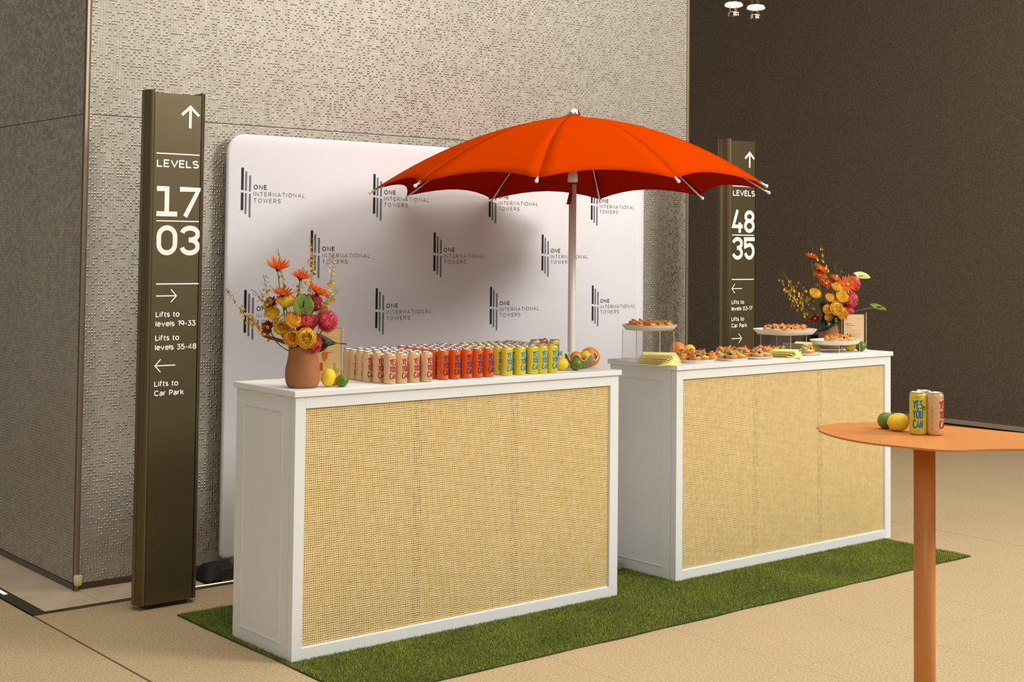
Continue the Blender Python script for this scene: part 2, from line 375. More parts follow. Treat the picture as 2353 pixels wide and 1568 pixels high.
# stroke alphabet: glyph -> (advance width, centre lines); cap height 1, baseline 0
XH = 0.74
GL = {
    'O': (0.78, [arc(0.39, 0.5, 0.39, 0.5, 0, 360, 24)]), 'C': (0.72, [arc(0.39, 0.5, 0.39, 0.5, 42, 318, 20)]),
    'N': (0.66, [[(0, 0), (0, 1), (0.66, 0), (0.66, 1)]]), 'E': (0.52, [[(0.52, 1), (0, 1), (0, 0), (0.52, 0)], [(0, 0.52), (0.46, 0.52)]]),
    'I': (0.0, [[(0, 0), (0, 1)]]), 'T': (0.60, [[(0, 1), (0.6, 1)], [(0.3, 1), (0.3, 0)]]), 'L': (0.50, [[(0, 1), (0, 0), (0.5, 0)]]),
    'R': (0.58, [[(0, 0), (0, 1), (0.28, 1)] + arc(0.30, 0.74, 0.26, 0.26, 85, -85, 10) + [(0, 0.48)], [(0.30, 0.48), (0.58, 0)]]),
    'P': (0.56, [[(0, 0), (0, 1), (0.28, 1)] + arc(0.28, 0.72, 0.28, 0.28, 85, -85, 10) + [(0, 0.44)]]),
    'A': (0.72, [[(0, 0), (0.36, 1), (0.72, 0)], [(0.13, 0.32), (0.59, 0.32)]]), 'V': (0.70, [[(0, 1), (0.35, 0), (0.70, 1)]]),
    'W': (0.98, [[(0, 1), (0.24, 0), (0.49, 1), (0.74, 0), (0.98, 1)]]), 'Y': (0.68, [[(0, 1), (0.34, 0.46), (0.68, 1)], [(0.34, 0.46), (0.34, 0)]]),
    'U': (0.64, [[(0, 1), (0, 0.32)] + arc(0.32, 0.32, 0.32, 0.32, 190, 350, 12) + [(0.64, 0.32), (0.64, 1)]]),
    'S': (0.56, [arc(0.28, 0.755, 0.27, 0.245, 32, 250, 12) + arc(0.28, 0.26, 0.29, 0.26, 75, -150, 14)]),
    'G': (0.76, [arc(0.39, 0.5, 0.39, 0.5, 45, 340, 20) + [(0.76, 0.46), (0.42, 0.46)]]), 'H': (0.62, [[(0, 0), (0, 1)], [(0.62, 0), (0.62, 1)], [(0, 0.52), (0.62, 0.52)]]),
    'K': (0.60, [[(0, 0), (0, 1)], [(0.56, 1), (0, 0.40)], [(0.2, 0.6), (0.60, 0)]]), 'Z': (0.6, [[(0, 1), (0.6, 1), (0, 0), (0.6, 0)]]), 'M': (0.8, [[(0, 0), (0, 1), (0.4, 0.3), (0.8, 1), (0.8, 0)]]),
    'i': (0.0, [[(0, 0), (0, XH)], [(0, 0.92), (0, 1.03)]]), 'l': (0.0, [[(0, 0), (0, 1.02)]]),
    'f': (0.34, [[(0.12, 0), (0.12, 0.80)] + arc(0.30, 0.82, 0.18, 0.2, 175, 80, 6), [(0, XH), (0.34, XH)]]), 't': (0.34, [[(0.12, 0.95), (0.12, 0.18)] + arc(0.28, 0.18, 0.16, 0.18, 190, 285, 6), [(0, XH), (0.34, XH)]]),
    's': (0.42, [arc(0.21, 0.55, 0.19, 0.175, 35, 255, 10) + arc(0.21, 0.19, 0.21, 0.19, 75, -150, 12)]), 'o': (0.58, [arc(0.29, XH / 2, 0.29, XH / 2, 0, 360, 18)]),
    'e': (0.56, [[(0.02, 0.40), (0.55, 0.40)] + arc(0.29, XH / 2, 0.28, XH / 2, 5, 318, 16)]), 'v': (0.54, [[(0, XH), (0.27, 0), (0.54, XH)]]),
    'a': (0.52, [arc(0.24, 0.21, 0.24, 0.21, 0, 360, 14), [(0.49, 0), (0.49, 0.48)] + arc(0.27, 0.48, 0.22, 0.25, 10, 145, 8)]), 'r': (0.32, [[(0, 0), (0, XH)], arc(0.24, 0.42, 0.24, 0.32, 178, 80, 6)]),
    'k': (0.50, [[(0, 0), (0, 1.02)], [(0.46, XH), (0, 0.28)], [(0.17, 0.44), (0.50, 0)]]), '-': (0.30, [[(0, 0.40), (0.30, 0.40)]]), ' ': (0.26, []),
    '1': (0.24, [[(0, 0.90), (0.24, 1.0), (0.24, 0)]]), '0': (0.62, [arc(0.31, 0.5, 0.31, 0.5, 0, 360, 20)]), '7': (0.56, [[(0, 1), (0.56, 1), (0.17, 0)]]),
    '3': (0.52, [[(0, 1), (0.48, 1), (0.20, 0.60), (0.26, 0.60)] + arc(0.24, 0.30, 0.28, 0.30, 82, -150, 14)]), '5': (0.54, [[(0.48, 1), (0.08, 1), (0.05, 0.56)] + arc(0.25, 0.32, 0.29, 0.32, 110, -150, 14)]),
    '4': (0.62, [[(0.44, 0), (0.44, 1), (0, 0.26), (0.62, 0.26)]]), '8': (0.56, [arc(0.28, 0.76, 0.24, 0.24, 0, 360, 18), arc(0.28, 0.27, 0.28, 0.27, 0, 360, 18)]),
    '9': (0.56, [arc(0.28, 0.69, 0.28, 0.31, 0, 360, 18), [(0.56, 0.69)] + arc(0.20, 0.62, 0.36, 0.60, 0, -62, 8)]),
}
def text_lines(txt, cap, width, gap=0.26, w=0.1):
    """centre lines of a string scaled to cap height and total ink width"""
    x = 0.0; out = []
    for ch in txt:
        adv, ls = GL[ch]
        out.append((x, ls)); x += adv + gap
    total = x - gap; xs = (width - w) / total; zs = cap - w
    return [[((x0 + p[0]) * xs + w / 2, p[1] * zs + w / 2) for p in l_] for x0, ls in out for l_ in ls]
def add_text(mb, txt, x, z, cap, width=None, bold=0.13, gap=0.28, y=0.0, mi=0):
    w = cap * bold
    for l_ in text_lines(txt, cap, width, gap, w):
        ribbon(mb, [(p[0] + x, p[1] + z) for p in l_], w, y, False, mi)
RC_ = [0]
def ribbon(mb, pts, w, y=0.0, closed=False, mi=0):
    RC_[0] += 1; y = y - 0.00012 * (RC_[0] % 4)
    P = [Vector((p[0], p[1])) for p in pts]; k = len(P); V = []
    for i in range(k):
        a = P[(i - 1) % k] if (i > 0 or closed) else None; b = P[(i + 1) % k] if (i < k - 1 or closed) else None
        d1 = (P[i] - a).normalized() if a is not None else None; d2 = (b - P[i]).normalized() if b is not None else None
        if d1 is None: d1 = d2
        if d2 is None: d2 = d1
        n1 = Vector((-d1.y, d1.x)); n2 = Vector((-d2.y, d2.x)); nn = (n1 + n2)
        nn = nn.normalized() if nn.length > 1e-5 else n1
        s = w / 2 / max(0.62, nn.dot(n1))
        V += [(P[i].x + nn.x * s, y, P[i].y + nn.y * s), (P[i].x - nn.x * s, y, P[i].y - nn.y * s)]
    F = [(2 * i, 2 * i + 1, (2 * i + 3) % (2 * k), (2 * i + 2) % (2 * k)) for i in range(k if closed else k - 1)]
    mb.add(V, F, mi)
def digit(mb, d, x, z, w, h, t, y=0.0):
    """stroke digits; x,z lower-left corner of the ink box"""
    i = t / 2; X0, X1, Z0, Z1 = x + i, x + w - i, z + i, z + h - i; cx = (X0 + X1) / 2; r = (X1 - X0) / 2
    if d == '1':
        ribbon(mb, [(x, Z1), (x + w * 0.60 - i, Z1), (x + w * 0.60 - i, Z0)], t, y); ribbon(mb, [(x, Z0), (x + w, Z0)], t, y)
    elif d == '7':
        ribbon(mb, [(x, Z1), (X1 + i * 0.3, Z1), (x + w * 0.28, z)], t, y)
    elif d == '0':
        ribbon(mb, arc(cx, Z1 - r, r, r, 0, 180) + arc(cx, Z0 + r, r, r, 180, 360), t, y, True)
    elif d == '3':
        mz = z + h * 0.52; r1 = (Z1 - mz) / 2; r2 = (mz - Z0) / 2
        ribbon(mb, arc(cx, Z1 - r1, r, r1, 170, -90, 16)[:] + [(cx - r * 0.15, mz)], t, y)
        ribbon(mb, [(cx - r * 0.15, mz)] + arc(cx, Z0 + r2, r, r2, 90, -170, 16), t, y)
    elif d == '8':
        mz = z + h * 0.53; r1 = (Z1 - mz) / 2; r2 = (mz - Z0) / 2
        ribbon(mb, arc(cx, mz + r1, r * 0.92, r1, -90, 270, 24)[:-1], t, y, True); ribbon(mb, arc(cx, Z0 + r2, r, r2, -90, 270, 24)[:-1], t, y, True)
    elif d == '4':
        ribbon(mb, [(x + w * 0.52, Z1 + i), (X0, z + h * 0.28), (x + w, z + h * 0.28)], t, y); ribbon(mb, [(x + w * 0.72, z + h * 0.45), (x + w * 0.72, z)], t, y)
    elif d == '5':
        r2 = h * 0.29
        ribbon(mb, [(x + w, Z1), (X0, Z1), (X0, z + h * 0.58), (cx, Z0 + 2 * r2)] + arc(cx, Z0 + r2, r, r2, 80, -165, 16), t, y)
def arrow(mb, x0, z0, x1, z1, head, w, y=0.0):
    a = Vector((x0, z0)); b = Vector((x1, z1)); d = (b - a).normalized(); p = Vector((-d.y, d.x))
    ribbon(mb, [tuple(a), tuple(b - d * w * 0.5)], w, y)
    l1 = b - d * head + p * head; l2 = b - d * head - p * head
    ribbon(mb, [tuple(l1), tuple(b - d * w * 0.3), tuple(l2)], w, y - 0.0002)

# ------------------------------------------------------------------ floor
floor = MB().box(-5.5, 9.3, -7.0, 9.0, -0.06, -0.008).build('floor', M['joint']); tag(floor, kind='structure')
TX, TY = 0.7255, 1.3386
xs = [-0.549 + TX * k for k in range(-7, 14)]; ys = [1.388 - 0.0 - TY * k for k in range(-6, 7)]
slab_mesh = {}
nslab = 0
for i in range(len(xs) - 1):
    for j in range(len(ys) - 1):
        x0, x1 = xs[i], xs[i + 1]; y1, y0 = ys[j], ys[j + 1]
        if x1 > 9.4 or y0 < -6.6 or y1 > 8.2: continue
        gx0 = 0.006 if abs(x0 + 0.549) < .01 else (0.0022 if abs(x0 - 4.53) < 0.02 else 0.0008)
        gx1 = 0.006 if abs(x1 + 0.549) < .01 else (0.0022 if abs(x1 - 4.53) < 0.02 else 0.0008)
        gy1 = 0.0024 if abs(y1 - 1.388) < 0.01 else 0.0008; gy0 = 0.0024 if abs(y0 - 1.388) < 0.01 else 0.0008
        # the block with its stone border stands on x -0.549..4.11, y > 1.34
        if x0 > -0.56 and x1 < 4.6 and y0 > 1.3: continue
        if x0 > 4.5 or x1 < -0.54 or y1 < 1.4: pass
        key = (round(x1 - x0, 3), round(y1 - y0, 3), gx0, gx1, gy0, gy1)
        if key not in slab_mesh:
            slab_mesh[key] = MB().box(gx0, (x1 - x0) - gx1, gy0, (y1 - y0) - gy1, -0.012, 0.0).mesh('slab', M['floor'])
        o = bpy.data.objects.new('slab', slab_mesh[key]); COL.objects.link(o); o.location = (x0, y0, 0); o.parent = floor; nslab += 1
tag(MB().box(-0.5555, -0.5425, -6.6, 1.337, -0.0079, -0.0006).build('trim_4', M['inlay']), kind='structure')
# stone border round the mosaic block, dark steel edging and light slots
BX, BY, BX2 = -0.20, 1.685, 4.112
trim1 = MB().box(-0.5435, 4.52, 1.338, 1.3835, -0.006, 0.0012).box(-0.5435, -0.478, 1.3835, 5.0, -0.006, 0.0012).build('trim_1', M['strip']); tag(trim1, kind='structure')
bord = MB().box(-0.478, 4.52, 1.3835, 5.0, -0.0075, -0.004).build('trim_2', M['joint']); tag(bord, kind='structure')
def mtile(pts):
    c = Vector((sum(p[0] for p in pts) / len(pts), sum(p[1] for p in pts) / len(pts)))
    q = [(p[0] + (c.x - p[0]) * 0.0 + 0.0012 * (1 if c.x > p[0] else -1), p[1] + 0.0012 * (1 if c.y > p[1] else -1)) for p in pts]
    return MB().prism(q, -0.004, 0.001).build('marble_tile', M['marble'], bord)
IY = 1.385
mtile([(-0.478, IY), (BX, IY), (BX, BY)]); mtile([(-0.478, IY), (BX, BY), (-0.478, BY)])
xx = [BX, 0.40, 1.00, 1.60, 2.20, 2.80, 3.40, 4.00, 4.51]
for a, b2 in zip(xx[:-1], xx[1:]): mtile([(a, IY), (b2, IY), (b2, BY + 0.02), (a, BY + 0.02)])
yy = [BY, 2.0, 2.31, 2.62, 2.93, 3.24, 3.55, 3.86, 4.17]
for a, b2 in zip(yy[:-1], yy[1:]): mtile([(-0.478, a), (BX + 0.02, a), (BX + 0.02, b2), (-0.478, b2)])
led = MB().box(-0.03, 3.9, 1.389, 1.395, 0.0012, 0.003).build('floor_light', M['led']); tag(led, 'thin glowing brass light strip set in the floor edge behind the sign pillar', 'light')
led2 = MB().box(-0.515, -0.497, 1.80, 2.9, 0.0012, 0.003).build('floor_light', M['led']); tag(led2, 'short glowing light slot in the dark floor edging at the left edge', 'light')

# ------------------------------------------------------------------ mosaic block
wb = MB().box(BX, BX2, BY, 5.2, 0.0, 6.95).build('wall_back', M['tile_bed']); tag(wb, kind='structure')
wL = MB().box(BX - 0.012, BX, BY + 0.01, 5.2, 0.0, 6.95).build('wall_left', M['tile_bed']); tag(wL, kind='structure')
PT = 0.01465
def mosaic(origin, ux, nrm, length, z0, z1, parent, seed, sh=0.0046):
    r = np.random.default_rng(seed)
    nu = int(length / PT); nv = int((z1 - z0) / PT)
    U, Vv = np.meshgrid(np.arange(nu), np.arange(nv)); U = U.ravel(); Vv = Vv.ravel()
    zc = z0 + (Vv + 0.5) * PT
    zc = np.where(zc > 2.3304, zc + 0.0035, zc)
    # studs: never two side by side upwards, roughly every third or fourth tile
    rnd = r.random((nv, nu)); st = rnd < 0.27
    base = ((np.arange(nu)[None, :] + np.arange(nv)[:, None]) % 2 == 0)
    st = np.where(base, rnd < 0.50, rnd < 0.17)
    is_st = st[Vv, U]
    ux = np.array(ux); nrm = np.array(nrm); o = np.array(origin); up = np.array([0, 0, 1.0])
    C = o + np.outer((U + 0.5) * PT, ux) + np.outer(zc, up)
    def quads(C, h, off, tilt):
        k = len(C); tl = (r.random((k, 2)) - 0.5) * tilt
        vs = []
        for a, b2 in ((-1, -1), (1, -1), (1, 1), (-1, 1)):
            vs.append(C + a * h * ux + b2 * h * up + (off + (a * tl[:, :1] + b2 * tl[:, 1:]) * h) * nrm)
        V = np.stack(vs, 1).reshape(-1, 3); F = np.arange(k * 4).reshape(-1, 4)
        return V, F
    flip = np.dot(np.cross(ux, up), nrm) < 0
    Cf = C
    V, F = quads(Cf, PT * 0.478, 0.0012, 0.06)
    if flip: F = F[:, ::-1]
    o1 = quads_np('mosaic_tiles', V, F, M['tile'], parent=parent); tag(o1, kind='stuff')
    Cs = C[is_st]; k = len(Cs)
    lo, _ = quads(Cs, PT * 0.34, 0.0013, 0.0); hi, _ = quads(Cs, PT * 0.13, sh, 0.25)
    V = np.concatenate([lo.reshape(k, 4, 3), hi.reshape(k, 4, 3)], 1).reshape(-1, 3)
    b = (np.arange(k) * 8)[:, None]
    F = np.concatenate([b + np.array([[0, 1, 5, 4]]), b + np.array([[1, 2, 6, 5]]), b + np.array([[2, 3, 7, 6]]), b + np.array([[3, 0, 4, 7]]), b + np.array([[4, 5, 6, 7]])])
    if flip: F = F[:, ::-1]
    o2 = quads_np('mosaic_studs', V, F, M['stud'], parent=parent); tag(o2, kind='stuff')
mosaic((BX + 0.010, BY, 0), (1, 0, 0), (0, -1, 0), BX2 - BX - 0.028, 0.030, 3.75, wb, 1)
mosaic((BX - 0.012, 4.3, 0), (0, -1, 0), (-1, 0, 0), 4.3 - BY - 0.008, 0.030, 3.45, wL, 2, 0.0066)
MB().box(BX, BX2, BY - 0.0015, BY, 3.75, 6.95).build('upper_panel', M['tile'], wb)
MB().box(BX - 0.0135, BX - 0.012, BY + 0.03, 4.3, 3.45, 6.95).build('upper_panel', M['tile'], wL)
for zz in (2.33180,):
    MB().box(BX + 0.025, BX2 - 0.02, BY - 0.0008, BY + 0.004, zz - 0.0016, zz + 0.0016).build('panel_joint', M['darkjoint'], wb)
    MB().box(BX - 0.0128, BX - 0.008, BY + 0.03, 4.3, zz - 0.0016, zz + 0.0016).build('panel_joint', M['darkjoint'], wL)
MB().box(BX - 0.014, BX + 0.001, BY - 0.005, BY + 0.003, 0.03, 6.9).build('corner_rail', M['trimrail'], wb, bevel=0.002)
MB().box(BX2 - 0.016, BX2 + 0.004, BY - 0.004, BY + 0.004, 0.03, 6.9).build('corner_rail', M['trimrail'], wb, bevel=0.002)
tag(MB().box(BX - 0.016, BX2 + 0.004, BY - 0.010, BY - 0.0001, 0.001, 0.029).build('baseboard_back', M['skirting'], bevel=0.001), kind='structure')
tag(MB().box(BX - 0.022, BX - 0.0121, BY - 0.010, 5.2, 0.001, 0.029).build('baseboard_left', M['skirting'], bevel=0.001), kind='structure')
kb = thing('corner_cap', 'small cream cylindrical cap at the foot of the mosaic corner', 'cap', (BX - 0.008, BY - 0.032, 0.001))
MB().lathe([(0.014, 0), (0.018, 0.004), (0.0205, 0.02), (0.0215, 0.042), (0.019, 0.048), (0.0, 0.049)], 20, cap=False).build('body', M['cream'], kb, smooth=True, loc=(0, 0, 0.028))
MB().box(-0.010, 0.006, 0.008, 0.020, 0.0, 0.03).build('bracket', M['steel'], kb)

# dark wall on the right and the ceiling
X3 = 9.265
wr = MB().box(X3, X3 + 0.2, -7.0, 9.0, -0.06, 6.95).build('wall_right', M['brownwall']); tag(wr, kind='structure')
tag(MB().box(X3 - 0.03, X3 - 0.0005, -7.0, 9.0, 0.0, 0.045).build('baseboard_right', M['baseb']), kind='structure')
tag(MB().box(X3 - 0.045, X3 - 0.0305, -7.0, 9.0, 0.0, 0.006).build('trim_3', M['darkjoint']), kind='structure')
tag(MB().box(-9.0, 9.6, -10.0, 9.0, 6.95, 7.1).build('ceiling', M['ceil']), kind='structure')

# ------------------------------------------------------------------ turf rug
rx0, rx1, ry0, ry1 = -0.028, 4.035, -0.545, 0.955
rug = thing('turf_rug', 'green artificial grass rug lying under both white counters', 'rug', ((rx0 + rx1) / 2, (ry0 + ry1) / 2, 0.001))
cx, cy = rug.location.x, rug.location.y
def edge(t, a, b2, ax):
    return noise.noise(Vector((t * 4.0, ax * 7.3, 0))) * 0.008
pts = [(rx0 + (rx1 - rx0) * i / 60 - cx, ry0 + edge(i / 60 * 4, 0, 0, 1) - cy) for i in range(61)] + [(rx1 + edge(i / 20, 0, 0, 2) - cx, ry0 + (ry1 - ry0) * i / 20 - cy) for i in range(1, 21)] \
    + [(rx1 - (rx1 - rx0) * i / 60 - cx, ry1 + edge(i / 60 * 4, 0, 0, 3) - cy) for i in range(1, 61)] + [(rx0 + edge(i / 20, 0, 0, 4) - cx, ry1 - (ry1 - ry0) * i / 20 - cy) for i in range(1, 20)]
MB().prism(pts, 0.0, 0.004).build('backing', M['turf_base'], rug)
NB = 360000
bx = rng.uniform(rx0, rx1, NB); by = rng.uniform(ry0, ry1, NB)
def inbox(x0, x1, y0, y1): return (bx > x0) & (bx < x1) & (by > y0) & (by < y1)
keep = ~(inbox(0.0, 1.829, 0.0, 0.49) | inbox(2.264, 4.1, 0.024, 0.514) | inbox(1.84, 2.24, 0.36, 0.76))
hide = (by > 0.5) & (bx > 0.5) & (rng.random(NB) < 0.7); keep &= ~hide
bx, by = bx[keep], by[keep]; k = len(bx)
ang = rng.uniform(0, 2 * PI, k); hgt = rng.uniform(0.006, 0.0115, k); wd = rng.uniform(0.0008, 0.0014, k); ln = rng.uniform(0.001, 0.007, k); la = rng.uniform(0, 2 * PI, k) 
P0 = np.stack([bx - cx, by - cy, np.full(k, 0.003)], 1); d = np.stack([np.cos(ang) * wd, np.sin(ang) * wd, np.zeros(k)], 1)
T = P0 + np.stack([np.cos(la) * ln, np.sin(la) * ln, hgt], 1)
V = np.stack([P0 - d, P0 + d, T + d * 0.25, T - d * 0.25], 1).reshape(-1, 3)
g = quads_np('grass_blades', V, np.arange(k * 4).reshape(-1, 4), M['grass'], parent=rug); tag(g, kind='stuff')

# ------------------------------------------------------------------ bar counters
LB, DB, HB = 1.829, 0.49, 1.1
def cane_panel(parent, x0, x1, z0, z1, y):
    p = 0.0091; nx = int((x1 - x0) / p); nz = int((z1 - z0) / p); px = (x1 - x0) / nx; pz = (z1 - z0) / nz
    vs = []; fs = []; base = 0
    def strips(n, m, horiz):
        nonlocal base
        i = np.arange(n + 1)[:, None]; j = np.arange(m * 2 + 1)[None, :]
        along = j * 0.5; s = np.where((i % 2) == 0, 1, -1) * np.where(horiz, 1, -1)
        wob = 0.0006 * np.sin(i * 1.7 + j * 0.13) + 0.0004 * np.sin(i * 5.1 + j * .41)
        dep = s * np.cos(PI * along) * 0.0007
        hw = 0.00250 if horiz else 0.00228
        for a in (-1, 1):
            if horiz:
                X = x0 + along * px + 0 * i; Z = z0 + i * pz + a * hw + wob
            else:
                X = x0 + i * px + a * hw + wob; Z = z0 + along * pz + 0 * i
            Y = y + dep + 0 * X
            vs.append(np.stack([X, Y, Z], -1).reshape(-1, 3))
        K = (n + 1) * (m * 2 + 1)
        ii, jj = np.meshgrid(np.arange(n + 1), np.arange(m * 2), indexing='ij'); a0 = (ii * (m * 2 + 1) + jj).ravel() + base
        q = np.stack([a0, a0 + 1, a0 + 1 + K, a0 + K], 1)
        if horiz: fs.append(q)
        else: fs.append(q[:, ::-1])
        base += 2 * K
    strips(nz, nx, True); strips(nx, nz, False)
    V = np.concatenate(vs); F = np.concatenate(fs)
    o = quads_np('cane_weave', V, F, M['cane'], parent=parent, smooth=True); tag(o, kind='stuff')
    return o
def counter(label, x, y):
    t = thing('bar_counter', label, 'counter', (x, y, 0.004))
    h = HB - 0.029
    # carcass with recessed front opening
    MB().box(0.0, LB, DB - 0.02, DB, 0, h).box(0.02, LB - 0.02, 0.030, 0.034, 0.03, h - 0.02).build('carcass', M['white'], t)
    fr = MB()
    o0, o1, z0, z1 = 0.048, LB - 0.055, 0.050, 1.022
    fr.box(0, o0, 0, 0.02, 0, h).box(o1, LB, 0, 0.02, 0, h).box(o0, o1, 0, 0.02, 0, z0).box(o0, o1, 0, 0.02, z1, h)
    fr.build('front_frame', M['white'], t, bevel=0.0012)
    lip = MB()
    lip.box(o0 - 0.002, o0 + 0.003, 0.008, 0.0195, z0, z1).box(o1 - 0.003, o1 + 0.002, 0.008, 0.0195, z0, z1).box(o0, o1, 0.008, 0.0195, z0 - 0.002, z0 + 0.003)
    lip.build('inner_lip', M['white'], t)
    for s in (0, 1):
        xs0 = 0.0 if s == 0 else LB - 0.018
        sp = MB()
        # stile and rail face with a routed panel
        xo = 0.0005 if s == 0 else LB - 0.0005
        a, b2 = (0.0, 0.018) if s == 0 else (LB - 0.018, LB)
        sp.box(a, b2, 0.0405, DB - 0.0205, 0, h)
        p = sp.build('side_panel', M['white'], t)
        e1 = (-0.004, 0.0) if s == 0 else (LB, LB + 0.004)
        tr = MB(); py0, py1, pz0, pz1 = 0.095, 0.422, 0.058, 1.008; w = 0.005
        tr.box(e1[0], e1[1], py0, py0 + w, pz0, pz1).box(e1[0], e1[1], py1 - w, py1, pz0, pz1).box(e1[0], e1[1], py0 + w, py1 - w, pz0, pz0 + w).box(e1[0], e1[1], py0 + w, py1 - w, pz1 - w, pz1)
        tr.build('moulding', M['white'], p, bevel=0.0015)
        MB().box(a, b2, 0.0205, 0.0385, 0, h).build('corner_stile', M['white'], t, bevel=0.001)
    MB().box(-0.011, LB + 0.011, -0.011, DB + 0.011, h, HB - 0.004).build('countertop', M['white'], t, bevel=0.0025)
    bk = MB(); segs = [o0, 0.631, 1.184, o1]
    for q in range(3): bk.box(segs[q] + (0.021 if q else 0), segs[q + 1] - (0.026 if q < 2 else 0), 0.0150, 0.019, z0, z1)
    bk.build('backing_board', M['backing'], t)
    MB().box(o0, o1, 0.0262, 0.029, z0, z1).build('seam_board', M['seam'], t)
    cane_panel(t, o0, o1, z0, z1, 0.012)
    return t
counter('white bar counter with cane front holding the rows of cans', 0.0, 0.0)
counter('white bar counter with cane front holding the fruit tarts, right of the other', 2.2645, 0.0245)
TOP = HB

# ------------------------------------------------------------------ sign pillars
def pillar(label, x, content):
    y = 1.122; t = thing('sign_pillar', label, 'sign', (x, y, 0.001))
    z0, z1 = 0.022, 2.415
    MB().box(-0.1, 0.115, 0.012, 0.095, 0.0, 0.03).build('plinth', M['black'], t, bevel=0.01)
    MB().box(-0.109, 0.128, 0.0, 0.10, z0, z1 - 0.012).build('face_panel', M['signface'], t)
    for s, xc in ((-1, -0.113), (1, 0.132)):
        pts = [(xc + s * 0.032 * math.sin(a), 0.0535 - 0.0535 * math.cos(a)) for a in [PI * i / 14 for i in range(15)]]
        pts = pts if s < 0 else pts
        pp = [(p[0], p[1] - 0.003) for p in pts]
        if s > 0: pp = pp
        else: pp = pp[::-1]
        o = MB().prism(pp, z0, z1).build('side_mesh', M['mesh'], t); auto_smooth(o, 0.8)
        MB().box(xc - 0.0025 - (0 if s < 0 else 0), xc + 0.0025, -0.001, 0.01, z0, z1 - 0.012).build('edge_groove', M['black'], t)
    mb = MB(); yy = -0.0016; content(mb, yy)
    mb.build('lettering', M['sign_white'], t)
    return t
def rule(mb, x0, x1, z, w, y): ribbon(mb, [(x0, z), (x1, z)], w, y)
def c1(mb, y):
    arrow(mb, 0.071, 2.243, 0.071, 2.349, 0.045, 0.014, y)
    rule(mb, -0.099, 0.122, 2.1175, 0.006, y)
    add_text(mb, 'LEVELS', -0.096, 2.053, 0.037, 0.216, 0.185, 0.22, y)
    for dgt, xx, zz in (('1', -0.093, 1.822), ('7', 0.024, 1.822), ('0', -0.090, 1.639), ('3', 0.028, 1.639)): digit(mb, dgt, xx, zz, 0.106, 0.1415, 0.0235, y)
    rule(mb, -0.093, 0.126, 1.8005, 0.0055, y); rule(mb, -0.088, 0.131, 1.505, 0.006, y)
    arrow(mb, -0.086, 1.449, 0.019, 1.449, 0.030, 0.0055, y)
    tx = -0.086
    add_text(mb, 'Lifts to', tx, 1.350, 0.0265, 0.122, 0.185, 0.22, y); add_text(mb, 'levels 19-33', tx, 1.306, 0.0265, 0.205, 0.185, 0.22, y)
    add_text(mb, 'Lifts to', tx, 1.240, 0.0265, 0.122, 0.185, 0.22, y); add_text(mb, 'levels 35-48', tx, 1.196, 0.0265, 0.212, 0.185, 0.22, y)
    arrow(mb, 0.019, 1.124, -0.086, 1.124, 0.030, 0.0055, y)
    add_text(mb, 'Lifts to', tx, 1.027, 0.0265, 0.122, 0.185, 0.22, y); add_text(mb, 'Car Park', tx, 0.983, 0.0265, 0.152, 0.185, 0.22, y)
def c2(mb, y):
    arrow(mb, 0.071, 2.232, 0.071, 2.335, 0.045, 0.015, y)
    rule(mb, -0.096, 0.122, 2.107, 0.006, y)
    add_text(mb, 'LEVELS', -0.092, 2.043, 0.038, 0.216, 0.185, 0.22, y)
    for dgt, xx, zz in (('4', -0.100, 1.803), ('8', 0.018, 1.803), ('3', -0.098, 1.627), ('5', 0.018, 1.627)): digit(mb, dgt, xx, zz, 0.105, 0.148, 0.025, y)
    rule(mb, -0.098, 0.118, 1.788, 0.0065, y); rule(mb, -0.100, 0.118, 1.499, 0.0065, y)
    arrow(mb, -0.0, 1.440, -0.100, 1.440, 0.030, 0.006, y)
    tx = -0.101
    add_text(mb, 'Lifts to', tx, 1.339, 0.027, 0.122, 0.185, 0.22, y); add_text(mb, 'levels 03-17', tx, 1.297, 0.027, 0.205, 0.185, 0.22, y)
    add_text(mb, 'Lifts to', tx, 1.230, 0.027, 0.122, 0.185, 0.22, y); add_text(mb, 'Car Park', tx, 1.187, 0.027, 0.152, 0.185, 0.22, y)
    arrow(mb, -0.100, 1.117, 0.0, 1.117, 0.030, 0.006, y)
pillar('tall dark bronze sign pillar reading levels 17 and 03, left of the backdrop', 0.0, c1)
pillar('tall dark sign pillar reading levels 48 and 35, behind the right counter', 4.025, c2)

# ------------------------------------------------------------------ backdrop banner
bn = thing('backdrop_banner', 'white fabric backdrop printed with repeated tower logos behind the counters', 'banner', (2.07, 1.6, 0.0))
bx0, bx1, bz0, bz1, rr = -1.537, 1.535, 0.065, 2.277, 0.10
out = arc(bx1 - rr, bz1 - rr, rr, rr, 0, 90, 8) + arc(bx0 + rr, bz1 - rr, rr, rr, 90, 180, 8) + arc(bx0 + 0.03, bz0 + 0.03, 0.03, 0.03, 180, 270, 4) + arc(bx1 - 0.03, bz0 + 0.03, 0.03, 0.03, 270, 360, 4)
k = len(out); V = []; F = []
prof = [(0.010, 0.0), (0.003, 0.004), (0.0, 0.013), (0.003, 0.026), (0.010, 0.030)]
for ins, yy in prof:
    for i, (a, b2) in enumerate(out):
        cx0, cz0 = 0.0, (bz0 + bz1) / 2
        V.append((a - math.copysign(ins, a), yy, b2 - math.copysign(ins, b2 - cz0)))
for q in range(len(prof) - 1):
    for i in range(k): F.append((q * k + i, (q + 1) * k + i, (q + 1) * k + (i + 1) % k, q * k + (i + 1) % k))
F.append(tuple(range(k))); F.append(tuple((len(prof) - 1) * k + i for i in range(k - 1, -1, -1)))
o = MB().add(V, F).build('fabric_face', M['banner'], bn); auto_smooth(o, 0.9)
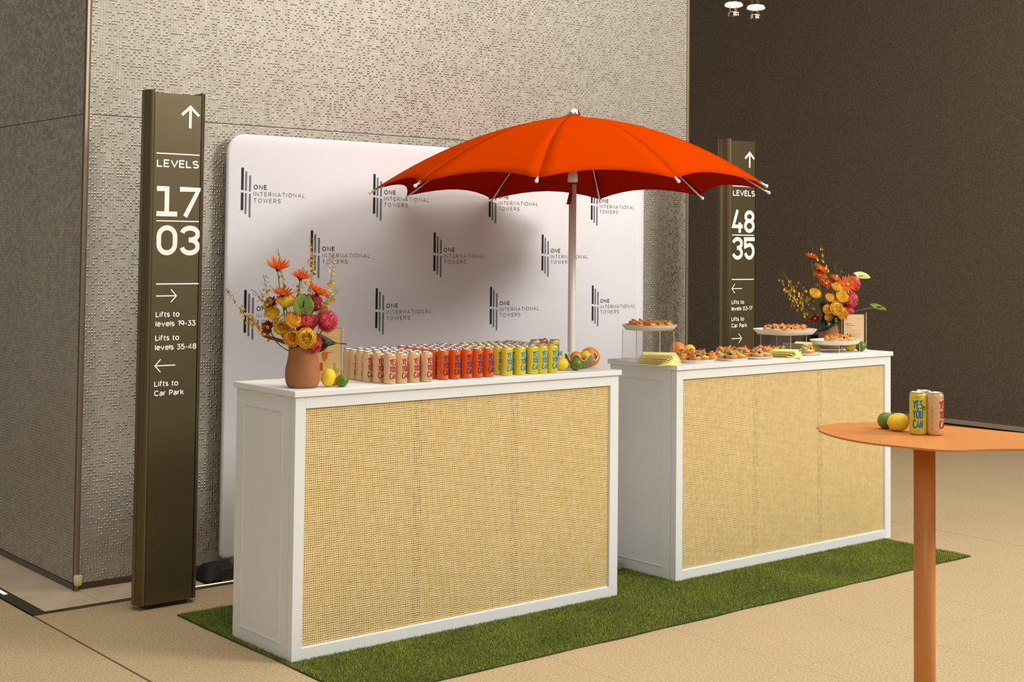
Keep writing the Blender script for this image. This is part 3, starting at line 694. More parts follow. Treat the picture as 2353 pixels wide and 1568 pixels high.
for xx in (-1.47, 1.47):
    MB().lathe([(0.015, 0.006), (0.015, 0.08)], 12, c=(xx, 0.015, 0)).build('leg', M['steel'], bn, smooth=False)
    pts = [(xx - 0.055, -0.14), (xx - 0.02, -0.20), (xx + 0.055, -0.20), (xx + 0.085, -0.14), (xx + 0.05, 0.07), (xx - 0.04, 0.07)]
    MB().prism([(p[0], p[1]) for p in pts], 0.002, 0.010).build('foot', M['steel'], bn)
logo = MB()
for i, (t0, t1, b0, b1) in enumerate([(0.0, -0.118, -0.132, -0.224), (-0.020, -0.121, -0.134, -0.243), (-0.040, -0.124, -0.137, -0.261)]):
    xx = i * 0.0238
    for a, b2 in ((t0, t1), (b0, b1)):
        w = 0.0150 if i == 0 else 0.0110
        logo.add([(xx, 0, b2), (xx + w, 0, b2), (xx + w, 0, a), (xx, 0, a)], [(0, 1, 2, 3)], 0 if i == 0 else 1)
add_text(logo, 'ONE', 0.0745, -0.112, 0.0245, 0.081, 0.16, 0.42, 0.0, 0)
add_text(logo, 'INTERNATIONAL', 0.0755, -0.148, 0.0225, 0.315, 0.105, 0.42, 0.0, 2)
add_text(logo, 'TOWERS', 0.0755, -0.182, 0.0225, 0.164, 0.105, 0.42, 0.0, 2)
lm = logo.mesh('printed_logo', [M['black_ink'], M['slate_ink'], M['text_ink']])
for zz, xlist in ((2.099, (0.612, 1.448, 2.285, 3.122)), (1.775, (1.043, 1.876, 2.709)), (1.455, (0.642, 1.474, 2.302, 3.137)), (1.133, (1.06, 1.898, 2.736))):
    for xx in xlist:
        o = bpy.data.objects.new('printed_logo', lm); COL.objects.link(o); o.parent = bn; o.location = (xx - 2.07, -0.0012, zz)

# carry bag on the floor behind the sign pillar
bg_ = thing('carry_bag', 'black carry bag lying on the floor at the foot of the backdrop', 'bag', (0.455, 1.49, 0.002))
bb = MB(); nx_, ny_ = 16, 8; V = []; F = []
for i in range(nx_ + 1):
    for j in range(ny_ + 1):
        u = -1 + 2 * i / nx_; v = -1 + 2 * j / ny_; h = 0.075 * (1 - abs(u) ** 5) * (1 - abs(v) ** 3) + 0.012 * noise.noise(Vector((u * 3, v * 2, 1)))
        V.append((u * 0.105, v * 0.085, max(0.004, h + 0.01)))
for i in range(nx_):
    for j in range(ny_):
        a = i * (ny_ + 1) + j; F.append((a, a + ny_ + 1, a + ny_ + 2, a + 1))
bb.add(V, F); bb.box(-0.105, 0.105, -0.085, 0.085, 0.0, 0.0045); bb.build('body', M['bagcloth'], bg_, smooth=True)
pv = MB().box(-0.02, 0.09, -0.096, -0.088, 0.006, 0.066).build('end_panel', M['bagpanel'], bg_, bevel=0.004)

# ------------------------------------------------------------------ parasol
ux_, uy_ = 2.03, 0.57
um = thing('parasol', 'large orange canvas parasol on a white pole behind the counters', 'umbrella', (ux_, uy_, 0.0))
NR = 10; RC = 1.06; ZT = 2.003; ZA = 2.396; PH = 2.564; 
def rib_pt(k, s):
    a = PH - k * 2 * PI / NR; r = RC * s
    z = ZA - (ZA - ZT) * (0.22 * s + 0.78 * s ** 2.05)
    z += (0.004 * math.cos(a) - 0.023 * math.sin(a)) * s
    return Vector((r * math.cos(a), r * math.sin(a), z))
NS, NT = 16, 8
cloth = []
for k in range(NR):
    V = []; F = []
    for i in range(NS + 1):
        for j in range(NT + 1):
            s = i / NS; t = j / NT; sag = 4 * t * (1 - t)
            s2 = max(0.001, s * (1 - 0.065 * sag * s ** 3))
            p = rib_pt(k, s2).lerp(rib_pt(k + 1, s2), t)
            # cloth is taut: slightly cupped inwards towards the rim
            p.z -= 0.003 * sag * s * (1 - s)
            V.append(p)
    for i in range(NS):
        for j in range(NT):
            a = i * (NT + 1) + j; F.append((a, a + NT + 1, a + NT + 2, a + 1))
    o = MB().add(V, F).build('canopy_panel', [M['cloth_shaded'], M['orange_cloth']], um, smooth=True)
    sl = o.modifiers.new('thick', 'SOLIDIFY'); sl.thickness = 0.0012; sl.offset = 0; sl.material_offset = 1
    # rib with sleeve and cap
    pts = [rib_pt(k, s) - Vector((0, 0, 0.010)) for s in [0.03 + 0.94 * i / 14 for i in range(15)]]
    tip = rib_pt(k, 1.0); inn = rib_pt(k, 0.985); dr = (tip - rib_pt(k, 0.93)).normalized()
    rb = MB().tube(pts, 0.0032, 6).build('rib', M['pole'], um, smooth=True)
    e0 = rib_pt(k, 0.90) - Vector((0, 0, 0.010))
    MB().tube([e0, tip + dr * 0.012 - Vector((0, 0, 0.004))], 0.0058, 8).build('sleeve', M['pole'], rb, smooth=True)
    MB().ball(tip + dr * 0.018 - Vector((0, 0, 0.004)), 0.0095, 10, 6).build('end_cap', M['pole'], rb, smooth=True)
MB().lathe([(0.020, 0.06), (0.020, 2.30)], 24).build('pole', M['pole'], um, smooth=False).data.polygons.foreach_set('use_smooth', [True] * 26)
MB().lathe([(0.021, 2.045), (0.027, 2.05), (0.027, 2.085), (0.022, 2.092), (0.022, 2.37)], 24).build('runner', M['pole'], um, smooth=True)
MB().lathe([(0.001, 2.386), (0.060, 2.385), (0.066, 2.389), (0.055, 2.397), (0.001, 2.404)], 20, cap=False).build('top_patch', M['orange_cloth'], um, smooth=True)
MB().lathe([(0.038, 2.398), (0.037, 2.412), (0.030, 2.430), (0.016, 2.442), (0.001, 2.446)], 20).build('finial', M['chrome'], um, smooth=True)
sp = MB(); pth = [(-0.022, -0.012, 2.04), (-0.032, -0.016, 2.02), (-0.030, -0.018, 1.985), (-0.040, -0.02, 1.955), (-0.048, -0.02, 1.925)]
for i in range(len(pth) - 1):
    a, b2 = Vector(pth[i]), Vector(pth[i + 1]); w = Vector((0.006, -0.005, 0)) * (1 + i * 0.12)
    sp.add([a - w, a + w, b2 + w, b2 - w], [(0, 1, 2, 3)])
sp.build('tie_strap', M['strap'], um)
MB().lathe([(0.0225, 2.034), (0.0225, 2.042)], 20, cap=False).build('strap_loop', M['strap'], um)
pb = MB().box(1.845 - ux_, 2.235 - ux_, 0.375 - uy_, 0.765 - uy_, 0.005, 0.060).build('base_slab', M['granite'], um, bevel=0.012)
MB().lathe([(0.045, 0.060), (0.045, 0.066), (0.026, 0.070), (0.026, 0.22)], 20).build('base_tube', M['steel'], um)

# ------------------------------------------------------------------ cans
CRAD, CHT = 0.0262, 0.133
def wrap_text(mb, lines, r, z0, cap, width, w, pitch):
    """stroke text wrapped round a cylinder, centred at local angle 0 facing -Y"""
    for i, txt in enumerate(lines):
        z = z0 - i * pitch; tmp = MB()
        for l_ in text_lines(txt, cap, width, 0.30, w):
            # densify long strokes so that they follow the curve
            q = []
            for p0, p1 in zip(l_[:-1], l_[1:]):
                k = max(1, int(abs(p1[0] - p0[0]) / 0.002)); q += [(p0[0] + (p1[0] - p0[0]) * j / k, p0[1] + (p1[1] - p0[1]) * j / k) for j in range(k)]
            q.append(l_[-1]); ribbon(tmp, q, w)
        mb.add([((r - p[1]) * math.sin((p[0] - width / 2) / r), -(r - p[1]) * math.cos((p[0] - width / 2) / r), z + p[2]) for p in tmp.v], tmp.f)
can_body = MB().lathe([(0.020, 0.0), (0.0235, 0.002), (0.0258, 0.007), (CRAD, 0.012), (CRAD, CHT - 0.012), (0.0250, CHT - 0.007), (0.0236, CHT - 0.0035)], 32)
can_rim = MB().lathe([(0.0236, CHT - 0.0036), (0.0240, CHT - 0.0010), (0.0236, CHT), (0.0228, CHT - 0.0006), (0.0222, CHT - 0.0042), (0.0005, CHT - 0.0046)], 28, cap=False)
tabm = MB().prism([(0.0075 * math.cos(2 * PI * i / 12), 0.0125 * math.sin(2 * PI * i / 12) - 0.003) for i in range(12)], CHT - 0.0044, CHT - 0.0032).mesh('ring_tab', M['alu'])
rimmesh = can_rim.mesh('lid', M['alu'], True)
inkr = CRAD + 0.00025
protos = {}
for kind, bm_, ink in (('beige', 'beige_can', 'red_ink'), ('orange', 'orange_can', 'purple_ink'), ('yellow', 'yellow_can', 'blue_ink')):
    t = thing('drink_can', 'x', 'can', (0, 0, 0))
    b_ = can_body.build('body', M[bm_], t); auto_smooth(b_, 0.7)
    link('lid', rimmesh, t); link('ring_tab', tabm, t)
    mb = MB(); wrap_text(mb, ['YES', 'YOU', 'CAN'], inkr, 0.0806, 0.0287, 0.0335, 0.0046, 0.0303)
    mb.build('slogan', M[ink], t)
    # small print bars below and above the slogan, stripe of small print on the side
    sm = MB()
    for zz, ww in ((0.0145, 0.013), (0.0110, 0.016), (0.1175, 0.020), (0.1140, 0.014)):
        n_ = 7
        for q in range(n_):
            a0 = (-ww / 2 + ww * q / n_) / inkr; a1 = (-ww / 2 + ww * (q + 0.62) / n_) / inkr
            sm.add([(inkr * math.sin(a), -inkr * math.cos(a), z_) for a, z_ in ((a0, zz), (a1, zz), (a1, zz + 0.0019), (a0, zz + 0.0019))], [(0, 1, 2, 3)])
    for q in range(22):
        zz = 0.014 + q * 0.0035 + (0.002 if q % 5 == 0 else 0); a0 = 1.42; a1 = 1.42 + 0.22 * (0.5 + 0.5 * ((q * 7) % 5) / 5)
        sm.add([(inkr * math.sin(a), -inkr * math.cos(a), z_) for a, z_ in ((-a1, zz), (-a0, zz), (-a0, zz + 0.0016), (-a1, zz + 0.0016))], [(0, 1, 2, 3)])
    tag(sm.build('small_print', M['grey_ink'] if kind != 'orange' else M['ypetb'], t), kind='stuff')
    if kind == 'yellow' or kind == 'beige':
        st = MB(); A0 = 0.76
        for R_, mi in ((0.0062, 0), (0.0022, 1)):
            pts = [(R_ * math.cos(2 * PI * i / 14), R_ * math.sin(2 * PI * i / 14)) for i in range(14)]
            rr_ = inkr + 0.0002 * (mi + 1)
            st.add([(rr_ * math.sin(A0 + p[0] / rr_), -rr_ * math.cos(A0 + p[0] / rr_), 0.084 + p[1]) for p in pts], [tuple(range(14))], mi)
        st.build('round_badge', [M['purple_ink'], M['card_w']], t)
    reg(t); protos[kind] = t
used = set()
def place_can(kind, x, y, z, rz, label, group):
    if kind in used: o = copy_tree(protos[kind])
    else: o = protos[kind]; used.add(kind)
    o.location = (x, y, z); o.rotation_euler = (0, 0, rz); o['label'] = label; o['group'] = group
    return o
cols = [('beige', [0.493, 0.556, 0.622, 0.684]), ('orange', [0.800, 0.867, 0.935, 0.997, 1.060]), ('yellow', [1.172, 1.252, 1.330, 1.388, 1.452])]
ycol = {0.493: .042, 0.556: .043, 0.622: .044, 0.684: .033, 1.388: .068}
FACE = 0.05
for kind, xl in cols:
    for i, xx in enumerate(xl):
        for r_ in range(6):
            y = ycol.get(xx, 0.068 if kind != 'beige' else 0.04) + r_ * 0.0635
            jx = random.uniform(-0.0035, 0.0035) if r_ else 0; jy = random.uniform(-0.003, 0.003) if r_ else 0
            rz = FACE + random.uniform(-0.14, 0.14) + (0.0 if kind != 'yellow' else -0.05)
            if kind == 'beige' and i == 0 and r_ > 0:
                jx = -[0, 0.014, 0.026, 0.020, 0.016, 0.004][r_]
            lab = '%s slogan can in the %s row, %s among the %s ones' % (kind, 'front' if r_ == 0 else ('back' if r_ == 5 else ORD[r_]), rank(i, len(xl)), kind)
            place_can(kind, xx + jx, y + jy, TOP, rz, lab, '%s cans on the left counter' % kind)
place_can('beige', 1.617, 0.385, TOP, 0.1, 'single beige can standing apart behind the yellow cans', 'sample cans behind the yellow cans')
place_can('orange', 1.675, 0.395, TOP, 0.1, 'single orange can between a beige and a yellow one behind the block', 'sample cans behind the yellow cans')
place_can('yellow', 1.705, 0.340, TOP, 0.1, 'yellow can at the back right by the fruit bowl', 'sample cans behind the yellow cans')

# ------------------------------------------------------------------ fruit
def lemon_mb(L=0.044, R=0.029, nub=True):
    prof = []
    for i in range(15):
        t = i / 14; z = -L + 2 * L * t; u = abs(2 * t - 1)
        r = R * math.sqrt(max(0, 1 - u ** 2.3)); 
        if u > 0.86: r = max(r * 0.9, R * 0.16 * (1 - (u - 0.86) / 0.14) + 0.0008)
        prof.append((max(r, 0.0006), z * (1.0 if u < 0.99 else 1.02)))
    return MB().lathe(prof, 22)
def fruit(kind, label, loc, r, axis=(0, 0), group=None, stretch=1.25):
    name = {'lemon': 'lemon', 'lime': 'lime', 'orange': 'orange_fruit', 'grapefruit': 'grapefruit'}[kind]
    t = thing(name, label, 'fruit', loc, 0, group)
    if kind in ('lemon', 'lime'):
        mb = lemon_mb(r * stretch, r); 
    else:
        mb = MB().lathe([(max(0.0005, r * math.sin(PI * i / 16)), -r * 0.95 * math.cos(PI * i / 16)) for i in range(17)], 26)
    o = mb.build('peel', M[kind], t, smooth=True); o.rotation_euler = (axis[0], 0, axis[1]); 
    L = r * (stretch if kind in ('lemon', 'lime') else 0.95)
    nb = MB().lathe([(0.0022, 0), (0.0028, 0.0015), (0.001, 0.0025)], 8).build('stem_nub', M['nub'], o, loc=(0, 0, L - 0.0008))
    # lift the fruit so that it rests on its surface
    ca = abs(math.cos(axis[0])); sa = abs(math.sin(axis[0])); zr = math.sqrt((L * ca) ** 2 + (r * sa) ** 2)
    o.location = (0, 0, zr)
    return t
fruit('lemon', 'upright lemon beside the terracotta vase on the left counter', (0.203, 0.075, TOP), 0.0305, (0.12, 0.3), stretch=1.28)
fruit('lime', 'lime on the left counter between a lemon and the cans', (0.252, 0.046, TOP), 0.0262, (1.2, 0.6), stretch=1.05)
fruit('orange', 'small dark orange half hidden behind the lemon and lime', (0.262, 0.112, TOP), 0.022)
fruit('lemon', 'lemon on the left counter right of the yellow cans', (1.573, 0.132, TOP), 0.031, (1.3, 0.9), stretch=1.05)
fruit('lime', 'lime in front of the wavy bowl', (1.632, 0.094, TOP), 0.031, (1.35, -0.6), stretch=1.08)
fruit('grapefruit', 'large pink grapefruit behind the wavy bowl', (1.835, 0.215, TOP), 0.051)
bw = thing('wavy_bowl', 'olive ceramic bowl with a wavy cream rim holding citrus', 'bowl', (1.735, 0.165, TOP))
def wavy(seg, rr, zz, rin):
    V = []; F = []
    prof = [(0.012, 0.0), (0.024, 0.002), (0.045, 0.014), (0.068, 0.036), (0.088, 0.058)]
    for q, (r, z) in enumerate(prof):
        f = (q / 4) ** 2
        for j in range(seg):
            a = 2 * PI * j / seg; w = math.sin(a * 7 + 0.6)
            V.append(((r * rr * (1 + 0.05 * f * math.cos(a * 7))) * math.cos(a), (r * rr * (1 + 0.05 * f * math.cos(a * 7))) * math.sin(a) * 0.8, z + f * w * 0.0165 + zz))
    for q in range(4):
        for j in range(seg):
            j2 = (j + 1) % seg; F.append((q * seg + j, q * seg + j2, (q + 1) * seg + j2, (q + 1) * seg + j))
    return V, F
V, F = wavy(84, 1.0, 0.001, 0); F.append(tuple(range(83, -1, -1)))
o = MB().add(V, F).build('body', M['bowl_out'], bw, smooth=True); sl = o.modifiers.new('t', 'SOLIDIFY'); sl.thickness = 0.003; sl.offset = 1
rim = [V[4 * 84 + j] for j in range(84)]; rim.append(rim[0]); MB().tube(rim, 0.0023, 6).build('rim', M['bowl_rim'], bw, smooth=True)
fruit('orange', 'orange in the wavy bowl, left of a lemon', (1.690, 0.160, TOP + 0.031), 0.0285)
fruit('lemon', 'lemon in the wavy bowl in front of the grapefruit', (1.752, 0.165, TOP + 0.031), 0.0275, (1.2, 0.5), stretch=1.12)
fruit('grapefruit', 'large yellow grapefruit behind the napkins on the right counter', (2.700, 0.432, TOP), 0.043)
fruit('lemon', 'lemon half hidden behind a grapefruit and tarts', (2.815, 0.455, TOP), 0.03, (1.3, 1.0), stretch=1.2)
fruit('lemon', 'lemon standing under the right cake stand', (3.905, 0.175, TOP), 0.033, (1.2, 0.8), stretch=1.12)
fruit('lime', 'lime at the right end of the right counter', (3.945, 0.128, TOP), 0.030, (1.2, 0.2), stretch=1.08)

# ------------------------------------------------------------------ menu stands
def menu(label, clabel, loc, rz, cw, ch, aw, ah, cardm, deco):
    t = thing('menu_holder', label, 'holder', loc, rz)
    mb = MB().box(-aw / 2, aw / 2, -0.0045, -0.0025, 0.004, ah).box(-aw / 2, aw / 2, 0.0025, 0.0045, 0.004, ah)
    mb.build('clear_sleeve', M['acrylic'], t)
    MB().box(-aw / 2 - 0.001, -aw / 2 + 0.001, -0.0045, 0.0045, 0.004, ah).box(aw / 2 - 0.001, aw / 2 + 0.001, -0.0045, 0.0045, 0.004, ah).build('side_edges', M['acrylic_edge'], t)
    MB().box(-aw / 2, aw / 2, -0.035, 0.035, 0.0, 0.004).build('foot', M['acrylic_edge'], t)
    c = thing('menu_card', clabel, 'card', (loc[0], loc[1], loc[2] + 0.006), rz)
    MB().box(-cw / 2, cw / 2, -0.0006, 0.0006, 0.0, ch).build('card', M[cardm], c)
    deco(c, cw, ch)
    return t
def bars(mb, x0, z, widths, h=0.0014, dz=0.005, mi=0, y=-0.0009):
    for w in widths:
        q = x0
        while q < x0 + w:
            ww = min(0.006 + 0.004 * ((int(q * 9999)) % 3), x0 + w - q); mb.add([(q, y, z), (q + ww, y, z), (q + ww, y, z + h), (q, y, z + h)], [(0, 1, 2, 3)], mi); q += ww + 0.0012
        z -= dz
def deco1(c, w, h):
    mb = MB(); y = -0.0009
    bars(mb, -0.006, h - 0.022, [0.026], 0.0055); bars(mb, -0.006, h - 0.031, [0.036], 0.0055)
    mb.build('heading', M['card_w'], c)
    mb = MB(); bars(mb, -0.012, h * 0.62, [0.045, 0.048, 0.030]); bars(mb, -0.012, h * 0.49, [0.044, 0.047, 0.046, 0.030]); mb.build('text_lines', M['card_w'], c)
    mb = MB(); bars(mb, -0.012, h * 0.535, [0.022], 0.0022); mb.build('subheading', M['brown_text'], c)
    mb = MB()
    gl_ = [(-0.026, .36), (-0.020, .36), (-0.008, .44), (-0.006, .52), (-0.009, .55), (-0.030, .55), (-0.035, .50), (-0.033, .44)]
    mb.add([(p[0], y, p[1] * h) for p in gl_], [tuple(range(8))]); q = arc(-0.028, .61 * h, .0085, .012, 0, 360, 12)[:-1]; mb.add([(p[0], y, p[1]) for p in q], [tuple(range(12))])
    mb.build('glass_picture', M['card_o'], c)
    mb = MB().add([(-0.043, y, .18 * h), (-0.029, y, .18 * h), (-0.029, y, .34 * h), (-0.043, y, .34 * h)], [(0, 1, 2, 3)]); mb.build('can_picture', M['card_r'], c)
    mb = MB().add([(0.016, y, .14 * h), (0.027, y, .14 * h), (0.027, y, .34 * h), (0.016, y, .34 * h)], [(0, 1, 2, 3)]); mb.build('can_picture', M['card_g'], c)
    q = arc(0.033, .19 * h, .008, .011, 0, 360, 12)[:-1]; MB().add([(p[0], y + .0001, p[1]) for p in q], [tuple(range(12))]).build('lemon_picture', M['ypet'], c)
def deco2(c, w, h):
    y = -0.0009
    mb = MB(); add_text(mb, 'GET SET', -w / 2 + 0.012, h * 0.715, 0.0055, 0.036, 0.2, 0.28, y); add_text(mb, 'HAPPY HOUR', -w / 2 + 0.012, h * 0.665, 0.0055, 0.050, 0.2, 0.28, y); mb.build('heading', M['brown_text'], c)
    mb = MB(); bars(mb, -w / 2 + 0.012, h * 0.60, [0.030], 0.0022); bars(mb, -w / 2 + 0.012, h * 0.535, [0.085, 0.060], 0.0014, 0.007); bars(mb, -w / 2 + 0.012, h * 0.44, [0.092, 0.090, 0.092, 0.080], 0.0014, 0.007); bars(mb, 0.02, h * 0.875, [0.03]); 
    mb.build('text_lines', M['card_t'], c)
    l_ = MB(); 
    for i in range(3): l_.add([(-w / 2 + 0.012 + i * 0.003, y, h * 0.84 - i * .001), (-w / 2 + 0.0132 + i * 0.003, y, h * 0.84 - i * .001), (-w / 2 + 0.0132 + i * 0.003, y, h * 0.92 - i * .002), (-w / 2 + 0.012 + i * 0.003, y, h * 0.92 - i * .002)], [(0, 1, 2, 3)])
    l_.build('tower_emblem', M['slate_ink'], c)
menu('clear acrylic menu holder behind the left terracotta vase', 'yellow drinks menu card beside the left vase', (0.330, 0.268, TOP), -0.62, 0.098, 0.224, 0.112, 0.236, 'card1', deco1)
menu('clear acrylic menu holder at the right end of the right counter', 'cream menu card in front of the right vase', (4.035, 0.245, TOP), -0.62, 0.124, 0.205, 0.150, 0.222, 'card2', deco2)

# ------------------------------------------------------------------ plates, stands, napkins
def plate(label, x, y, z, ax, ay, h, n=2.0, flare=1.1, rz=0.0):
    t = thing('serving_plate', label, 'plate', (x, y, z), rz)
    seg = 48
    def ring(k, zz):
        out = []
        for j in range(seg):
            a = 2 * PI * j / seg; c, s = math.cos(a), math.sin(a)
            out.append((math.copysign(abs(c) ** (2 / n), c) * ax * k, math.copysign(abs(s) ** (2 / n), s) * ay * k, zz))
        return out
    rings = [ring(0.70 / 1, 0.0), ring(0.86 if flare > 1.1 else 0.93, 0.0005), ring(0.97, h * 0.7), ring(1.0, h), ring(0.965, h), ring(0.92, h * 0.45), ring(0.55, h * 0.38)]
    V = [p for r in rings for p in r]; F = []
    for q in range(len(rings) - 1):
        for j in range(seg):
            j2 = (j + 1) % seg; F.append((q * seg + j, q * seg + j2, (q + 1) * seg + j2, (q + 1) * seg + j))
    o = MB().add(V, F + [tuple(range(seg - 1, -1, -1)), tuple((len(rings) - 1) * seg + j for j in range(seg))]).build('dish', M['plate'], t); auto_smooth(o, 0.9)
    return t
PL = dict(
    A=('round white plate of tarts at the front left of the right counter', 2.520, 0.150, TOP, 0.118, 0.105, 0.016, 2.4, 1.05),
    B=('small white plate of tarts, second from the left along the counter front', 2.772, 0.112, TOP, 0.088, 0.078, 0.013, 3.2, 1.05),
    C=('white plate of tarts between a small plate and yellow napkins', 2.985, 0.120, TOP, 0.092, 0.088, 0.015, 2.6, 1.2),
    E=('small low white plate holding two tarts, right of the middle napkins', 3.440, 0.135, TOP, 0.088, 0.082, 0.013, 3.2, 1.2),
    F=('plate of tarts in the back row behind the front left plate', 2.680, 0.300, TOP, 0.09, 0.08, 0.013, 2.4, 1.05),
    G=('plate of tarts in the back row left of the middle cake stand', 3.000, 0.320, TOP, 0.10, 0.09, 0.014, 2.4, 1.05),
    D=('pale plate of tarts behind the middle stack of yellow napkins', 3.235, 0.235, TOP, 0.095, 0.075, 0.016, 2.4, 1.1))
for k_, a in PL.items(): plate(a[0], a[1], a[2], a[3], a[4], a[5], a[6], a[7], a[8])
def riser(label, x0, x1, y0, y1, h):
    cx, cy = (x0 + x1) / 2, (y0 + y1) / 2; t = thing('acrylic_riser', label, 'stand', (cx, cy, TOP)); ax, ay = (x1 - x0) / 2, (y1 - y0) / 2; w = 0.003
    MB().box(-ax, ax, -ay, ay, h - w, h).build('top_sheet', M['acrylic'], t)
    MB().box(-ax, -ax + w, -ay, ay, 0, h - w).build('side_sheet', M['acrylic'], t); MB().box(ax - w, ax, -ay, ay, 0, h - w).build('side_sheet', M['acrylic'], t)
    e_ = 0.0011; mb = MB()
    for sx in (-ax, ax):
        for sy in (-ay, ay): mb.box(sx - e_, sx + e_, sy - e_, sy + e_, 0, h)
    mb.build('polished_edges', M['acrylic_edge'], t)
riser('tall clear acrylic riser at the left end of the right counter', 2.32, 2.425, 0.2, 0.48, 0.162)
riser('clear acrylic riser under the large plate in the middle of the right counter', 3.385, 3.527, 0.2, 0.42, 0.108)
riser('low clear acrylic riser at the right end of the right counter', 3.70, 3.895, 0.1, 0.25, 0.046)
plate('white plate of tarts raised highest at the left of the right counter', 2.378, 0.335, TOP + 0.1625, 0.150, 0.138, 0.029, 2.2, 1.2)
plate('large white plate of tarts raised in the middle of the right counter', 3.458, 0.300, TOP + 0.1085, 0.190, 0.155, 0.030, 2.6, 1.2)
plate('white plate of tarts raised low in front of the cream menu', 3.775, 0.180, TOP + 0.0465, 0.175, 0.115, 0.027, 2.6, 1.2)
tag(MB().box(-0.045, 0.045, -0.03, 0.03, 0.0, 0.083).build('black_box', M['black'], None, (3.915, 0.465, TOP - 0.0035), bevel=0.003), 'small black box behind the tarts beside the right vase', 'box')

def napkins(n, x, y, z, size, base_rz, where, fan=0.10, hang=0.0):
    for i in range(n):
        t = i / max(1, n - 1)
        V = []; F = []; NX, NY = 12, 8; th = 0.0050
        lift = 0.018 + 0.002 * random.random()
        for layer in range(2):
            for a in range(NX + 1):
                for b2 in range(NY + 1):
                    u = -1 + 2 * a / NX; v = -1 + 2 * b2 / NY
                    zz = layer * th + (0.0045 * i * 0 + lift * (abs(u) ** 2.2) * t) 
                    V.append((u * size / 2 * (1 - 0.06 * v * t), v * size * 0.5 * (1 + 0.04 * u), zz))
        s_ = (NX + 1) * (NY + 1)
        for a in range(NX):
            for b2 in range(NY):
                q = a * (NY + 1) + b2; F.append((q, q + 1, q + NY + 2, q + NY + 1)); F.append((q + s_, q + s_ + NY + 1, q + s_ + NY + 2, q + s_ + 1))
        for a in range(NX):
            for q, fl in ((a * (NY + 1), 0), (a * (NY + 1) + NY, 1)):
                f = (q, q + NY + 1, q + NY + 1 + s_, q + s_); F.append(f if not fl else f[::-1])
        for b2 in range(NY):
            for q, fl in ((b2, 1), (NX * (NY + 1) + b2, 0)):
                f = (q, q + 1, q + 1 + s_, q + s_); F.append(f if not fl else f[::-1])
        o = MB().add(V, F).build('paper_napkin', M['napkin'], None, (x, y, z + i * (th + 0.0003)), smooth=False)
        o.rotation_euler = (0, 0, base_rz + (t - 0.5) * fan * 2)
        where_ = where; nm = 'topmost' if i == n - 1 else ('bottom' if i == 0 else ORD[i] + ' from bottom')
        tag(o, 'yellow napkin, %s in the stack %s' % (nm, where), 'napkin', 'napkins ' + where)
napkins(7, 2.240, 0.135, TOP, 0.165, 0.35, 'at the left end of the right counter', 0.32)
napkins(4, 3.185, 0.080, TOP, 0.135, 0.2, 'between two front plates of tarts', 0.35)
napkins(6, 3.640, 0.330, TOP, 0.160, -0.1, 'behind the plate with two tarts', 0.2)

# ------------------------------------------------------------------ fruit tarts
def tart_proto(v):
    t = thing('fruit_tart', 'x', 'tart', (0, 0, 0)); r = 0.0245; seg = 24; pr = [(0.80, 0.0), (0.90, 0.006), (1.0, 0.0165), (0.97, 0.0185), (0.88, 0.017), (0.86, 0.013)]
    V = []; F = []
    for q, (k, z) in enumerate(pr):
        for j in range(seg):
            a = 2 * PI * j / seg; w = 1 + 0.025 * (j % 2) * (q in (1, 2, 3)); V.append((r * k * w * math.cos(a), r * k * w * math.sin(a), z))
    for q in range(len(pr) - 1):
        for j in range(seg): j2 = (j + 1) % seg; F.append((q * seg + j, q * seg + j2, (q + 1) * seg + j2, (q + 1) * seg + j))
    F.append(tuple(range(seg - 1, -1, -1)))
    MB().add(V, F).build('crust', M['crust'], t, smooth=True)
    MB().lathe([(0.0205, 0.013), (0.019, 0.0185), (0.010, 0.0225), (0.0008, 0.0235)], 16, cap=False).build('custard', M['custard'], t, smooth=True)
    rs = random.Random(v)
    def place(o, a, rad, z, tilt): o.location = (rad * math.cos(a), rad * math.sin(a), z); o.rotation_euler = (tilt * -math.sin(a), tilt * math.cos(a), a)
    a0 = rs.uniform(0, 6.28)
    items = {0: ['m', 'k', 's', 'b', 'm'], 1: ['m', 'm', 's', 'k', 'b'], 2: ['s', 'm', 'b', 'k', 's', 'm']}[v]
    for i, it in enumerate(items):
        a = a0 + i * 2 * PI / len(items)
        if it == 'm':
            o = MB().ball((0, 0, 0), 0.0108, 12, 7, sc3=(0.8, 1.2, 0.75)).build('mandarin_segment', M['mandarin'], t, smooth=True); place(o, a, 0.0115, 0.0235, 0.4)
        elif it == 'k':
            mb = MB().lathe([(0.0092, -0.0016), (0.0098, 0), (0.0092, 0.0016)], 14); o = mb.build('kiwi_slice', M['kiwi'], t); place(o, a, 0.0105, 0.0265, 0.75)
        elif it == 's':
            prof = [(0.0006, 0.011), (0.0042, 0.007), (0.0068, 0.0), (0.0062, -0.005), (0.0006, -0.0075)]
            mb = MB().lathe(prof[::-1], 12, cap=False, sxy=(0.5, 1)); o = mb.build('strawberry_slice', M['straw'], t, smooth=True); place(o, a, 0.0085, 0.0295 + rs.uniform(0, .003), -0.95 + rs.uniform(-.3, .3))
        else:
            o = MB().lathe([(0.0006, -0.005), (0.0036, -0.0038), (0.0052, 0), (0.004, 0.0034), (0.0022, 0.0044), (0.0016, 0.0036), (0.0004, 0.0034)], 12, cap=False).build('blueberry', M['blueberry'], t, smooth=True); place(o, a, 0.0150, 0.0245, 0.3)
    reg(t); return t
TP = [tart_proto(v) for v in range(3)]; tused = [False] * 3
